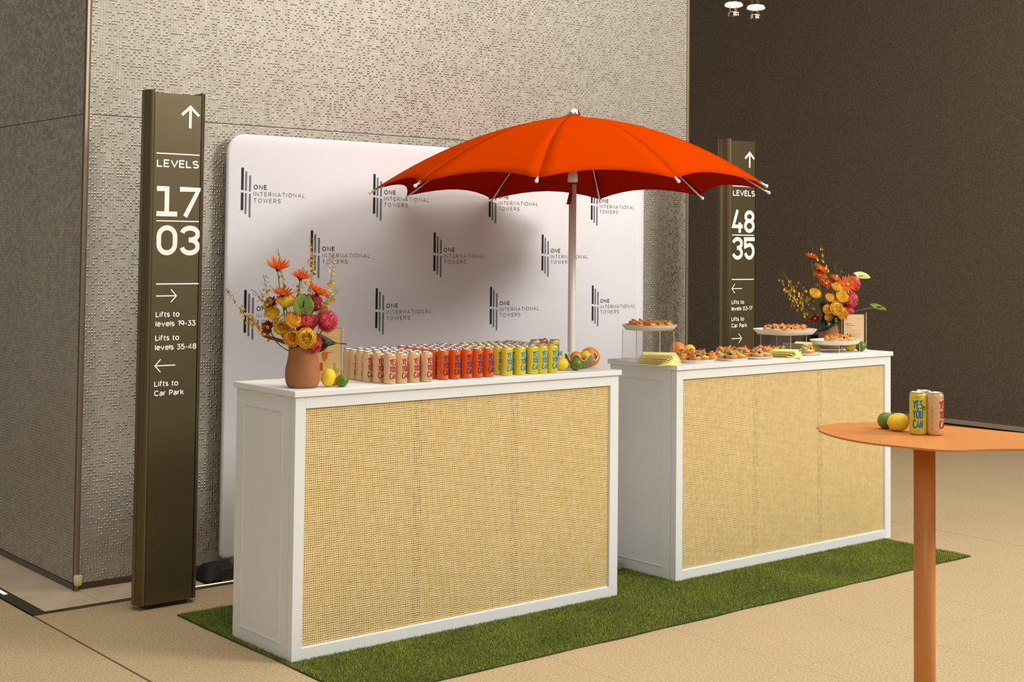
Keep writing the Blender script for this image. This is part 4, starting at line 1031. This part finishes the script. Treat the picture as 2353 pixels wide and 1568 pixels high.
def tarts(where, group, spots, z, k=1.36):
    sp_ = sorted(spots, key=lambda p: screen_x((p[0], p[1], z)))
    for i, p in enumerate(sp_):
        v = random.randrange(3)
        if not tused[v]: o = TP[v]; tused[v] = True
        else: o = copy_tree(TP[v])
        o.location = (p[0], p[1], z); o.rotation_euler = (0, 0, random.uniform(0, 6.28))
        o.scale = (k, k, k * 0.95); o['label'] = 'glazed fruit tart, %s %s' % (rank(i, len(sp_)), where); o['group'] = group
def grid(cx, cy, rows, kx=1.0, ky=1.0):
    return [(cx + dx * kx, cy + dy * ky) for dy, xs_ in rows for dx in xs_]
tarts('on the front left plate', 'tarts on the front left plate', grid(2.520, 0.150, [(-0.055, (-0.045, 0.018, 0.080)), (0.008, (-0.075, -0.012, 0.052)), (0.070, (-0.03, 0.035))]), TOP + 0.0065)
tarts('on the small second plate', 'tarts on the small second plate', grid(2.772, 0.112, [(-0.036, (-0.032, 0.032)), (0.030, (-0.050, 0.014))]), TOP + 0.0055)
tarts('on the plate left of the middle napkins', 'tarts on the third front plate', grid(2.985, 0.120, [(-0.046, (-0.035, 0.030)), (0.018, (-0.052, 0.012)), (0.075, (-0.02,))]), TOP + 0.006)
tarts('on the low plate of two', 'tarts on the low plate of two', [(3.410, 0.100), (3.485, 0.150)], TOP + 0.0055)
tarts('on the back plate behind the front left one', 'tarts on the back left plate', grid(2.680, 0.300, [(-0.040, (-0.040, 0.025)), (0.028, (-0.05, 0.015))]), TOP + 0.0055)
tarts('on the back plate left of the middle stand', 'tarts on the back middle plate', grid(3.000, 0.320, [(-0.045, (-0.055, 0.008, 0.07)), (0.02, (-0.045, 0.018))]), TOP + 0.006)
tarts('on the plate behind the middle napkins', 'tarts behind the middle napkins', grid(3.235, 0.235, [(-0.035, (-0.060, 0.002, 0.064)), (0.03, (-0.035, 0.03))]), TOP + 0.0065)
tarts('on the high left stand', 'tarts on the high left stand', grid(2.378, 0.335, [(-0.080, (-0.060, -0.002, 0.056)), (-0.022, (-0.095, -0.037, 0.021, 0.080)), (0.036, (-0.08, -0.022, 0.036)), (0.090, (-0.03, 0.028))], 1.05, 0.98), TOP + 0.1625 + 0.0113, 1.2)
tarts('on the middle stand', 'tarts on the middle stand', grid(3.458, 0.300, [(-0.098, (-0.075, -0.013, 0.049)), (-0.040, (-0.130, -0.070, -0.010, 0.050, 0.110)), (0.020, (-0.12, -0.06, 0.0, 0.06, 0.12)), (0.080, (-0.06, 0.0, 0.06))], 1.02, 0.95), TOP + 0.1085 + 0.0117, 1.25)
tarts('on the low right stand', 'tarts on the low right stand', grid(3.775, 0.180, [(-0.060, (-0.090, -0.020, 0.048)), (0.004, (-0.05, 0.018, 0.086))], 1.12, 1.0), TOP + 0.0465 + 0.0105, 1.36)

# ------------------------------------------------------------------ vases and flowers
def vase(label, x, y):
    t = thing('terracotta_vase', label, 'vase', (x, y, TOP))
    prof = [(0.052, 0.0), (0.0615, 0.004), (0.0705, 0.022), (0.0735, 0.052), (0.0725, 0.078), (0.066, 0.108), (0.0605, 0.138), (0.0605, 0.166), (0.0615, 0.172), (0.0565, 0.173), (0.054, 0.165), (0.055, 0.13), (0.06, 0.10), (0.06, 0.03), (0.02, 0.012)]
    MB().lathe(prof, 40).build('body', M['terracotta'], t, smooth=True)
    return t
vase('rounded terracotta vase at the left end of the left counter', 0.104, 0.120)
vase('terracotta vase at the right end of the right counter', 3.972, 0.372)
def frame_of(d):
    d = Vector(d).normalized(); a = d.cross(Vector((0, 0, 1))); a = a.normalized() if a.length > 0.05 else Vector((1, 0, 0)); return a, d.cross(a).normalized() * -1, d
def stem_pts(base, tip, bend=0.02, n=8):
    base, tip = Vector(base), Vector(tip); mid = (base + tip) / 2; side = (tip - base).cross(Vector((0.3, 1, 0))).normalized() * bend
    return [base.lerp(tip, i / n) + side * math.sin(PI * i / n) for i in range(n + 1)]
def petal(mb, o, a, b, d, ang, r0, r1, w, cup, mi=0, curl=0.0, n=4):
    """strip petal starting at radius r0 reaching r1; cup = height at tip along d"""
    e = a * math.cos(ang) + b * math.sin(ang); s = d.cross(e); V = []; F = []
    for i in range(n + 1):
        t = i / n; rr = r0 + (r1 - r0) * t; ww = w * (0.45 + 1.1 * t - 1.25 * t ** 4) if t < 1 else w * 0.22
        hh = cup * (t ** 1.4) + curl * t * t * t
        p = o + e * rr + d * hh
        V += [p - s * ww / 2 , p + s * ww / 2]
    for i in range(n): F.append((2 * i, 2 * i + 1, 2 * i + 3, 2 * i + 2))
    mb.add(V, F, mi)
def flower(name, label, cat, base, tip, stem_r=0.0024, bend=0.015, group=None, stem=True):
    t = thing(name, label, cat, base, 0, group)
    b0 = Vector(base)
    if stem:
        MB().tube([p - b0 for p in stem_pts(base, tip, bend)], stem_r, 6).build('stem', M['stem'], t, smooth=True)
    return t, Vector(tip) - b0
def gerbera(label, base, tip, d, R_=0.042, up=0.7, group=None, seedv=0, m_='gerb', face=False):
    R = R_ * 1.1; t, o = flower('gerbera', label, 'flower', base, tip, 0.0024, 0.018, group); a, b, d = frame_of(d); rs = random.Random(seedv); mb = MB()
    for layer, (n, rr, cu) in enumerate(((22, 1.0, 0.55), (20, 0.86, 0.8), (16, 0.62, 1.0))):
        for i in range(n):
            an = 2 * PI * (i + 0.5 * layer) / n + rs.uniform(-.09, .09); k = rr * rs.uniform(0.85, 1.08)
            petal(mb, o, a, b, d, an, 0.004, R * k, 0.0088, R * up * cu * rs.uniform(0.7, 1.2), 1 if rs.random() < 0.16 else 0, rs.uniform(-.004, .006))
    mb.build('petals', [M[m_], M['gerbtip']], t, smooth=False)
    MB().tube([o - d * 0.012, o - d * 0.004, o + d * 0.002], [0.003, 0.0085, 0.010], 10).build('calyx', M['calyx'], t, smooth=True)
    MB().ball(o + d * 0.004, 0.0095, 10, 6).build('centre', M['gerbc'], t, smooth=True)
def rose(label, base, tip, d, R_=0.028, mt_='ypet', group=None, seedv=0):
    R = R_ * 1.1; t, o = flower('tulip', label, 'flower', base, tip, 0.0026, 0.008, group); a, b, d = frame_of(d); rs = random.Random(seedv); mb = MB()
    def shell(an, rad, hgt, wid, open_, ruff):
        e = a * math.cos(an) + b * math.sin(an); s = d.cross(e); V = []; F = []; NU, NV = 5, 6
        for i in range(NU + 1):
            u = i / NU
            for j in range(NV + 1):
                v = -1 + 2 * j / NV; phi = v * wid * (0.5 + 0.5 * math.sin(min(1, u * 1.15) * PI * 0.62)); rr = rad * (max(0.05, math.sin(u * (2.15 - open_ * 2) + 0.15)) ** 0.75) * (1 + open_ * u * u)
                dirn = e * math.cos(phi) + s * math.sin(phi)
                p = o + dirn * rr + d * (hgt * u * (1 - 0.10 * v * v) - R * 0.35)
                p += dirn * ruff * math.sin(v * 7 + an * 3) * u * u + d * ruff * 0.8 * math.cos(v * 9 + an) * u * u
                V.append(p)
        for i in range(NU):
            for j in range(NV): q = i * (NV + 1) + j; F.append((q, q + 1, q + NV + 2, q + NV + 1))
        mb.add(V, F)
    for n, k, h_, op in ((6, 1.0, 1.15, 0.14), (7, 0.90, 1.32, 0.02), (7, 0.78, 1.46, 0.0), (6, 0.64, 1.56, 0.0), (6, 0.50, 1.62, 0.0), (5, 0.34, 1.68, 0.0), (4, 0.2, 1.7, 0.05)):
        for i in range(n): shell(2 * PI * (i + rs.random() * 0.4) / n + k * 3, R * k, R * h_ * rs.uniform(0.9, 1.06), 0.72 if n > 4 else 0.9, op, R * 0.08)
    ob = mb.build('petals', M[mt_], t, smooth=True)
    MB().ball(o + d * R * 0.42, R * 0.50, 12, 8).build('heart', M[mt_], t, smooth=True)
    MB().tube([o - d * R * 0.75, o - d * R * 0.42, o - d * R * 0.25], [0.0028, 0.008, 0.010], 8).build('calyx', M['stem'], t, smooth=True)
def mum(label, base, tip, d, R=0.04, group=None, seedv=0, m_='pink'):
    t, o = flower('chrysanthemum', label, 'flower', base, tip, 0.003, 0.0, group); rs = random.Random(seedv)
    a, b, d = frame_of(d); mb = MB(); MB().ball(o, R * 0.76, 14, 9).build('heart', M['pinkdeep'], t, smooth=True)
    N = 520
    for i in range(N):
        zz = 1 - 2 * (i + 0.5) / N; an = i * 2.399963; rr = math.sqrt(1 - zz * zz)
        n_ = (a * math.cos(an) * rr + b * math.sin(an) * rr + d * zz).normalized()
        if zz < -0.75: continue
        tx_ = (d - n_ * d.dot(n_)); tx_ = tx_.normalized() if tx_.length > 0.1 else a
        s_ = n_.cross(tx_); w = 0.0021 * R / 0.04
        p0 = o + n_ * R * 0.78; ln = R * rs.uniform(0.24, 0.38); dirn = (n_ * 0.75 + tx_ * 0.75 + s_ * rs.uniform(-.35, .35)).normalized()
        p1 = p0 + dirn * ln * 0.6; p2 = p0 + dirn * ln + tx_ * R * 0.06
        mb.add([p0 - s_ * w, p0 + s_ * w, p1 + s_ * w * 1.25, p1 - s_ * w * 1.25, p2 + s_ * w * .4, p2 - s_ * w * .4], [(0, 1, 2, 3), (3, 2, 4, 5)], 0)
    mb.build('petals', M[m_], t)
def anthurium(label, base, tip, d, upv, L=0.05, W_=0.036, group=None, m_='anth'):
    t, o = flower('anthurium', label, 'flower', base, tip, 0.0022, 0.02, group); d = Vector(d).normalized(); u = Vector(upv); u = (u - d * u.dot(d)).normalized(); s = d.cross(u)
    V = []; F = []; NU, NV = 12, 8
    for i in range(NU + 1):
        q = i / NU; 
        for j in range(NV + 1):
            v = -1 + 2 * j / NV
            w = W_ * (math.sin(PI * min(1, q * 0.93 + 0.07)) ** 0.62) * (1.15 - 0.35 * q)
            y_ = (q - 0.25) * L * 1.5 - (L * 0.22) * (abs(v) ** 1.6) * (1 - q) ** 2 * 2.0
            p = o + s * v * w + u * y_ + d * (0.010 * v * v * (1 - q * .5) - 0.006 * (q - .4) ** 2 * 4 + 0.0012 * math.cos(v * 14))
            V.append(p)
    for i in range(NU):
        for j in range(NV): q = i * (NV + 1) + j; F.append((q, q + 1, q + NV + 2, q + NV + 1))
    ob = MB().add(V, F).build('spathe', M[m_], t, smooth=True); sl = ob.modifiers.new('t', 'SOLIDIFY'); sl.thickness = 0.0008
    vn = MB()
    for sg in (-1, 1):
        for q_, (x1, y1) in enumerate(((0.9, -0.25), (0.85, 0.15), (0.6, 0.6), (0.25, 0.95))):
            pts_ = [o + s * sg * W_ * 0.95 * x1 * t_ ** 0.8 + u * (L * (y1 * t_ ** 1.3 - 0.10)) + d * (0.0012 + 0.008 * (x1 * t_) ** 2) for t_ in [i_ / 6 for i_ in range(7)]]
            vn.tube(pts_, 0.0006, 4)
    vn.build('veins', M['stem'], t)
    MB().tube([o + d * 0.003, o + d * 0.012 + u * L * 0.35, o + d * 0.014 + u * L * 0.62], [0.0035, 0.003, 0.002], 8).build('spadix', M['calyx'] if m_ == 'anth' else M['custard'], t, smooth=True)
def leaf(label, base, tip, width, sag, group=None, nrm=(0, -0.5, 1), m_='dleaf', name='leaf'):
    t = thing(name, label, 'leaf', base, 0, group); b0 = Vector(base); tp = Vector(tip) - b0; L_ = tp.length; u = tp.normalized(); nv = Vector(nrm); nv = (nv - u * nv.dot(u)).normalized(); s = u.cross(nv)
    V = []; F = []; NU, NV = 14, 4
    for i in range(NU + 1):
        q = i / NU
        for j in range(NV + 1):
            v = -1 + 2 * j / NV; w = width / 2 * (math.sin(PI * q ** 0.8) ** 0.75 if 0 < q < 1 else 0.0) + 0.0008
            V.append(tp * q + s * v * w + nv * (sag * math.sin(PI * q) + 0.25 * w * abs(v) + 0.006 * math.sin(q * 9) * v))
    for i in range(NU):
        for j in range(NV): q = i * (NV + 1) + j; F.append((q, q + 1, q + NV + 2, q + NV + 1))
    ob = MB().add(V, F).build('blade', M[m_], t, smooth=True); sl = ob.modifiers.new('t', 'SOLIDIFY'); sl.thickness = 0.0007
    MB().tube([tp * (i / 8) + nv * (sag * math.sin(PI * i / 8) + 0.0006) for i in range(9)], [0.0014 - 0.00012 * i for i in range(9)], 5).build('midrib', M['stem'], t)
def spray(label, base, tip, bend, nbl, group=None, seedv=0, size=1.0, start=0.45, m_='orchid', twigs=True):
    t = thing('orchid_spray', label, 'flower', base, 0, group); b0 = Vector(base); rs = random.Random(seedv)
    P = [p - b0 for p in stem_pts(base, tip, bend, 14)]; MB().tube(P, [0.0013 - 0.00006 * i for i in range(15)], 5).build('stem', M['stem'], t)
    bl = MB(); tw = MB(); bd = MB()
    for i in range(nbl):
        q = start + (1 - start) * (i + rs.random() * 0.6) / nbl; f = min(13.999, q * 14); k = int(f); p = P[k].lerp(P[k + 1], f - k)
        off = Vector((rs.uniform(-1, 1), rs.uniform(-1, 1), rs.uniform(-1, 1))).normalized() * rs.uniform(0.008, 0.022) * size
        c = p + off; tw.tube([p, c], 0.0005, 4)
        if q > 0.86 and rs.random() < 0.75: bd.ball(c, 0.0017 * size, 6, 4, sc3=(1, 1, 1.3)); continue
        r = rs.uniform(0.0055, 0.0095) * size * (1.15 - 0.5 * q); n_ = Vector((rs.uniform(-.6, .3), -0.9, rs.uniform(-.5, .6))).normalized(); a, b, n_ = frame_of(n_)
        mi = 0 if rs.random() < 0.62 else 1
        petal(bl, c, a, b, n_, -PI / 2 + rs.uniform(-.3, .3), 0.0, r * 1.5, r * 1.7, r * 0.15, mi, 0, 3)
        for kx in range(4): petal(bl, c, a, b, n_, 0.2 + kx * 0.9 + rs.uniform(-.2, .2), 0.0, r * 0.95, r * 0.6, r * 0.2, 1 if rs.random() < 0.5 else mi, 0, 2)
    if twigs:
        for i in range(int(nbl * 0.45)):
            q = rs.uniform(start * 0.8, 1); f = min(13.999, q * 14); k = int(f); p = P[k]
            d_ = ((P[14] - P[8]).normalized() + Vector((rs.uniform(-1, 1), rs.uniform(-.6, .6), rs.uniform(-.6, 1.0)))).normalized() * rs.uniform(0.018, 0.045) * size
            tw.tube([p, p + d_ * 0.5 + Vector((0, 0, .002)), p + d_], 0.00045, 4)
            for z_ in (0.45, 0.75, 1.0): bd.ball(p + d_ * z_ + Vector((rs.uniform(-.003, .003), 0, rs.uniform(-.003, .003))), 0.0016 * size, 6, 4)
    bl.build('blossoms', [M[m_], M['orchidb']], t); tw.build('twigs', M['bud'], t); bd.build('buds', M['bud'], t)

G1 = 'flowers in the left vase'; VB = (0.104, 0.120, 1.262)
def vb(dx=0, dy=0, dz=0): return (0.104 + dx, 0.120 + dy, 1.245 + dz)
gerbera('orange gerbera highest in the left vase, spreading upwards', vb(-.02, .0), (0.006, 0.173, 1.594), (-0.05, -0.25, 1), 0.056, 0.75, G1, 1)
gerbera('orange gerbera with green tipped petals, middle top of the left vase', vb(.0, .01), (0.081, 0.114, 1.556), (0.05, -0.3, 1), 0.044, 0.62, G1, 2)
gerbera('orange gerbera leaning right in the left vase', vb(.03, .0), (0.137, 0.069, 1.492), (0.35, -0.25, 0.85), 0.054, 0.6, G1, 3)
gerbera('dark orange gerbera below the highest one in the left vase', vb(-.01, .02), (0.008, 0.136, 1.488), (0.0, -0.2, 1), 0.052, 0.45, G1, 4)
gerbera('small rust coloured bloom half hidden at the left of the left vase', vb(-.03, .02), (0.005, 0.216, 1.448), (-0.8, -0.3, 0.5), 0.030, 0.5, G1, 5, 'rust')
gerbera('drooping rust coloured bloom low at the left of the left vase', vb(-.04, .02), (-0.015, 0.20, 1.350), (-0.9, -0.3, 0.1), 0.030, 0.6, G1, 6, 'rust')
rose('yellow double tulip, uppermost yellow bloom in the left vase', vb(-.02, -.01), (0.034, 0.150, 1.448), (-0.05, -0.35, 1), 0.034, 'ypet', G1, 1)
rose('yellow double tulip furthest left in the left vase', vb(-.04, .01), (-0.003, 0.190, 1.400), (-0.45, -0.5, 0.7), 0.027, 'ypet', G1, 2)
rose('amber double tulip in the middle of the left bouquet', vb(-.01, -.02), (0.034, 0.095, 1.376), (-0.1, -0.75, 0.55), 0.032, 'ypetb', G1, 3)
rose('small yellow double tulip left below the middle of the left bouquet', vb(-.04, -.0), (0.008, 0.140, 1.346), (-0.45, -0.75, 0.3), 0.026, 'ypet', G1, 4)
rose('amber double tulip over the left rim of the left vase', vb(-.03, -.02), (0.030, 0.092, 1.306), (-0.35, -0.85, 0.25), 0.031, 'ypetb', G1, 5)
rose('large open yellow tulip over the front rim of the left vase', vb(.0, -.03), (0.063, 0.038, 1.310), (-0.35, -0.9, 0.15), 0.036, 'ypet', G1, 6)
mum('pink chrysanthemum in the centre of the left bouquet', vb(.01, -.01), (0.096, 0.085, 1.374), (-0.2, -0.7, 0.6), 0.043, G1, 1)
mum('largest pink chrysanthemum, at the right of the left bouquet', vb(.04, .0), (0.173, 0.052, 1.376), (0.15, -0.6, 0.7), 0.048, G1, 2)
mum('pink chrysanthemum behind the green anthurium in the left vase', vb(.03, .02), (0.150, 0.118, 1.448), (0.2, -0.4, 0.8), 0.042, G1, 3)
mum('pink chrysanthemum hanging over the right rim of the left vase', vb(.03, -.02), (0.118, 0.072, 1.284), (0.1, -0.9, 0.0), 0.041, G1, 4)
anthurium('green anthurium with a dark spadix in the left vase', vb(.01, -.0), (0.066, 0.062, 1.440), (-0.45, -0.85, 0.2), (0.1, 0, 1), 0.050, 0.044, G1)
anthurium('pale green anthurium peeping out at the right of the left bouquet', vb(.04, .03), (0.19, 0.10, 1.436), (-0.1, -0.85, 0.6), (0.4, 0, 1), 0.025, 0.02, G1)
leaf('broad dark green leaf at the right rim of the left vase', vb(.03, .03, 0.01), (0.235, 0.090, 1.290), 0.085, 0.012, G1, (0.35, -0.8, 0.6))
leaf('narrow curled dark leaf pointing right from the left vase', vb(.04, .02, 0.02), (0.278, 0.055, 1.278), 0.030, 0.008, G1, (0, -0.4, 1))
leaf('dark leaf below the middle of the left bouquet', vb(-.02, -.0, 0.0), (0.020, 0.120, 1.335), 0.045, 0.006, G1, (-0.3, -0.9, 0.2))
leaf('dark leaf filling the heart of the left bouquet', vb(.0, .0, 0.0), (0.070, 0.10, 1.375), 0.06, 0.006, G1, (-0.2, -0.95, 0.2))
leaf('brown pointed leaf low at the left of the left vase', vb(-.04, .01, 0.03), (-0.045, 0.20, 1.315), 0.016, 0.01, G1, (-0.3, -0.9, 0.3), 'rust')
SP1 = [((-0.159, 0.315, 1.507), 0.045, 26, 'longest orchid spray reaching far left from the left vase'), ((-0.094, 0.267, 1.401), 0.02, 14, 'short orchid spray of tiny buds low at the left of the left vase'),
       ((0.121, 0.099, 1.73), -0.02, 26, 'tallest yellow orchid spray above the left vase'), ((0.205, 0.051, 1.652), -0.02, 20, 'orchid spray leaning to the upper right of the left vase'),
       ((0.215, 0.018, 1.508), 0.02, 16, 'orchid spray at the right of the left bouquet'), ((-0.040, 0.209, 1.569), 0.03, 20, 'orchid spray between the two left gerberas'),
       ((0.017, 0.187, 1.679), 0.01, 16, 'thin orchid spray rising behind the highest gerbera'), ((-0.06, 0.24, 1.50), 0.0, 18, 'budding orchid spray left of the uppermost tulip'), ((0.10, 0.12, 1.60), 0.012, 18, 'orchid spray behind the middle gerbera')]
for i, (tp_, bd_, nb_, lb_) in enumerate(SP1): nb_ = int(nb_ * 1.5); spray(lb_, vb(random.uniform(-.03, .03), random.uniform(-.02, .03)), tp_, bd_, nb_, G1, 20 + i)

G2 = 'flowers in the right vase'
def vc(dx=0, dy=0, dz=0): return (3.972 + dx, 0.372 + dy, 1.245 + dz)
gerbera('pale orange gerbera highest in the right vase', vc(-.03, .0), (3.868, 0.436, 1.650), (0.0, -0.3, 1), 0.040, 0.5, G2, 11)
gerbera('orange gerbera second highest in the right vase', vc(-.02, .0), (3.900, 0.394, 1.580), (0.1, -0.6, 0.8), 0.046, 0.35, G2, 12)
gerbera('orange gerbera just below the second highest in the right vase', vc(-.02, .0), (3.882, 0.386, 1.540), (-0.1, -0.5, 0.8), 0.044, 0.4, G2, 13)
gerbera('orange gerbera in the middle of the right bouquet', vc(.0, .0), (3.925, 0.368, 1.492), (-0.1, -0.6, 0.7), 0.046, 0.35, G2, 14)
gerbera('small orange gerbera right of the middle of the right bouquet', vc(.0, .0), (3.971, 0.339, 1.515), (0.1, -0.6, 0.8), 0.040, 0.5, G2, 15)
gerbera('wide open orange gerbera facing the viewer in the right vase', vc(.02, -.01), (3.992, 0.262, 1.492), (-0.55, -0.8, 0.15), 0.056, 0.15, G2, 16)
gerbera('rust coloured bloom low at the left of the right vase', vc(-.04, .0), (3.846, 0.392, 1.290), (-0.5, -0.6, -0.5), 0.036, 0.7, G2, 17, 'rust')
rose('yellow double tulip furthest left in the right vase', vc(-.04, .0), (3.862, 0.407, 1.424), (-0.2, -0.6, 0.7), 0.031, 'ypet', G2, 11)
rose('amber double tulip, uppermost yellow bloom in the right vase', vc(.0, -.01), (3.962, 0.318, 1.462), (-0.1, -0.5, 0.8), 0.034, 'ypetb', G2, 12)
rose('yellow double tulip below the open gerbera in the right vase', vc(.01, -.02), (3.956, 0.285, 1.411), (-0.2, -0.8, 0.5), 0.034, 'ypet', G2, 13)
rose('amber double tulip in the middle of the right bouquet', vc(-.01, -.01), (3.910, 0.332, 1.400), (-0.1, -0.6, 0.7), 0.028, 'ypetb', G2, 14)
rose('largest yellow double tulip, low in the right bouquet', vc(-.01, -.03), (3.915, 0.294, 1.346), (-0.4, -0.9, 0.15), 0.036, 'ypet', G2, 15)
rose('small amber double tulip low at the left of the right bouquet', vc(-.03, -.02), (3.885, 0.330, 1.338), (-0.5, -0.8, 0.2), 0.027, 'ypetb', G2, 16)
rose('amber double tulip at the rim behind the cream menu', vc(.01, -.03), (3.975, 0.300, 1.316), (-0.2, -0.95, 0.1), 0.033, 'ypetb', G2, 17)
rose('smallest amber double tulip at the rim of the right vase', vc(-.02, -.03), (3.895, 0.336, 1.298), (-0.3, -0.9, -0.2), 0.022, 'ypetb', G2, 18)
mum('upper pink chrysanthemum behind the open gerbera in the right vase', vc(.04, .0), (4.085, 0.294, 1.492), (0.3, -0.5, 0.7), 0.050, G2, 11)
mum('largest pink chrysanthemum at the right of the right bouquet', vc(.03, -.01), (4.040, 0.288, 1.398), (0.3, -0.8, 0.3), 0.056, G2, 12)
mum('pink chrysanthemum just above the cream menu', vc(.03, -.02), (4.030, 0.292, 1.328), (0.1, -0.9, 0.0), 0.042, G2, 13)
M['anth2'] = mat('anthurium_pale', '#B2C456', 0.4, scale=14, col2='#C6D47C')
anthurium('pale green anthurium standing out high at the right of the right vase', vc(.04, .02), (4.165, 0.295, 1.540), (-0.35, -0.35, 0.85), (0.75, -0.5, -0.55), 0.055, 0.040, G2, 'anth2')
anthurium('green anthurium sticking out low to the right of the cream menu', vc(.05, -.0, .02), (4.175, 0.18, 1.352), (-0.15, -0.45, 0.9), (0.85, -0.5, -0.25), 0.055, 0.038, G2, 'anth')
leaf('broad dark leaf hanging at the left of the right vase', vc(-.03, -.02, 0.06), (3.850, 0.375, 1.205), 0.090, 0.012, G2, (-0.5, -0.8, 0.2))
leaf('large dark leaf over the front of the right vase', vc(-.0, -.03, 0.05), (3.880, 0.33, 1.235), 0.075, 0.010, G2, (-0.5, -0.8, 0.3))
leaf('dark leaf under the lowest tulips of the right vase', vc(.03, -.04, 0.05), (3.905, 0.325, 1.268), 0.07, 0.006, G2, (-0.5, -0.85, 0.1))
leaf('dark leaf behind the yellow blooms of the right vase', vc(-.02, -.01, 0.02), (3.875, 0.37, 1.39), 0.06, 0.006, G2, (-0.5, -0.8, 0.1))
leaf('dark leaf standing in the middle of the right bouquet', vc(.0, -.01, 0.02), (3.95, 0.33, 1.42), 0.07, 0.006, G2, (-0.5, -0.8, 0.1))
leaf('green leaf blade pointing up at the right vase rim', vc(-.01, -.05, 0.0), (3.915, 0.29, 1.295), 0.022, 0.004, G2, (-0.5, -0.8, 0.1), 'stem')
SP2 = [((3.722, 0.535, 1.565), 0.02, 26, 'orchid spray reaching to the upper left of the right vase'), ((3.700, 0.553, 1.525), 0.03, 34, 'densest yellow orchid spray at the left of the right vase'), ((3.754, 0.523, 1.410), 0.02, 12, 'bare orchid twig low at the left of the right vase'),
       ((3.844, 0.43, 1.776), -0.01, 14, 'tallest thin orchid spray of the right vase'), ((3.903, 0.384, 1.724), -0.01, 24, 'orchid spray rising above the right gerberas'), ((3.975, 0.344, 1.60), -0.05, 26, 'arching yellow orchid spray in the right bouquet'), ((4.019, 0.321, 1.593), 0.0, 10, 'fine budding spray right of the gerberas in the right vase'), ((3.80, 0.47, 1.50), 0.02, 20, 'short yellow orchid spray beside the left tulip of the right vase')]
for i, (tp_, bd_, nb_, lb_) in enumerate(SP2): spray(lb_, vc(random.uniform(-.03, .03), random.uniform(-.02, .02)), tp_, bd_, nb_, G2, 60 + i, 1.25)

# ------------------------------------------------------------------ bar table
TZ = 1.125
tb = thing('bar_table', 'orange pebble shaped bar table in the right foreground', 'table', (0.775, -2.44, 0.0))
pl = [(0.674, -2.115), (0.70, -2.082), (0.745, -2.062), (0.803, -2.056), (0.899, -2.080), (1.006, -2.130), (1.09, -2.30), (1.11, -2.46), (1.14, -2.62), (1.17, -2.80), (1.10, -2.92), (0.98, -2.88), (0.89, -2.815), (0.808, -2.757), (0.727, -2.700), (0.66, -2.672), (0.607, -2.652), (0.574, -2.613), (0.560, -2.549), (0.545, -2.48), (0.534, -2.417), (0.54, -2.35), (0.558, -2.285), (0.585, -2.225), (0.620, -2.170), (0.648, -2.132)]
# smooth the outline (Chaikin)
for _ in range(2):
    q = []
    for i in range(len(pl)):
        a, b2 = pl[i], pl[(i + 1) % len(pl)]; q += [(a[0] * .75 + b2[0] * .25, a[1] * .75 + b2[1] * .25), (a[0] * .25 + b2[0] * .75, a[1] * .25 + b2[1] * .75)]
    pl = q
ppts = [(p[0] - 0.775, p[1] + 2.44) for p in pl][::-1]
if sum((ppts[i][0] * ppts[(i + 1) % len(ppts)][1] - ppts[(i + 1) % len(ppts)][0] * ppts[i][1]) for i in range(len(ppts))) < 0: ppts = ppts[::-1]
MB().prism(ppts, TZ - 0.007, TZ).build('tabletop', M['table'], tb, bevel=0.0015)
MB().lathe([(0.0325, 0.012), (0.0325, TZ - 0.0072)], 32).build('leg', M['table'], tb).data.polygons.foreach_set('use_smooth', [True] * 32 + [False] * 2)
MB().lathe([(0.25, 0.001), (0.25, 0.009), (0.06, 0.014), (0.034, 0.016)], 40).build('base_plate', M['table'], tb)
place_can('yellow', 0.818, -2.388, TZ + 0.0003, -1.0, 'yellow slogan can on the orange bar table, left of the beige one', 'cans on the bar table')
place_can('beige', 0.853, -2.426, TZ + 0.0003, 0.16, 'beige slogan can on the orange bar table, rightmost', 'cans on the bar table')
place_can('beige', 0.872, -2.372, TZ + 0.0003, 1.6, 'can half hidden behind the yellow can on the bar table', 'cans on the bar table')
fruit('lemon', 'lemon lying on the orange bar table beside the yellow can', (0.832, -2.305, TZ), 0.0285, (1.45, 0.62), stretch=1.22)
fruit('lime', 'lime lying on the orange bar table behind the lemon', (0.850, -2.248, TZ), 0.0262, (1.45, 0.5), stretch=1.12)

# ------------------------------------------------------------------ pendant lamps
for lx, ly, lz, lab in ((6.058, 2.99, 3.775, 'left of the two small glowing disc pendant lamps'), (6.205, 2.87, 3.754, 'right of the two small glowing disc pendant lamps')):
    t = thing('pendant_lamp', lab, 'lamp', (lx, ly, lz), 0, 'pendant lamps')
    MB().lathe([(0.001, -0.016), (0.055, -0.015), (0.074, -0.008), (0.078, 0.0), (0.066, 0.018), (0.040, 0.024), (0.001, 0.025)], 28, cap=False).build('glow_disc', M['lamp'], t, smooth=True)
    MB().lathe([(0.046, -0.100), (0.048, -0.095), (0.048, -0.084), (0.044, -0.080), (0.048, -0.076), (0.048, -0.066), (0.044, -0.062)], 28).build('lower_ring', M['chrome'], t, smooth=True)
    MB().lathe([(0.010, -0.108), (0.012, -0.100)], 10).build('nut', M['brass'], t)
    for a in (0.4, 2.5, 4.6): MB().lathe([(0.0045, -0.07), (0.0045, 6.95 - lz)], 6, c=(0.034 * math.cos(a), 0.034 * math.sin(a), 0)).build('rod', M['brass'], t)
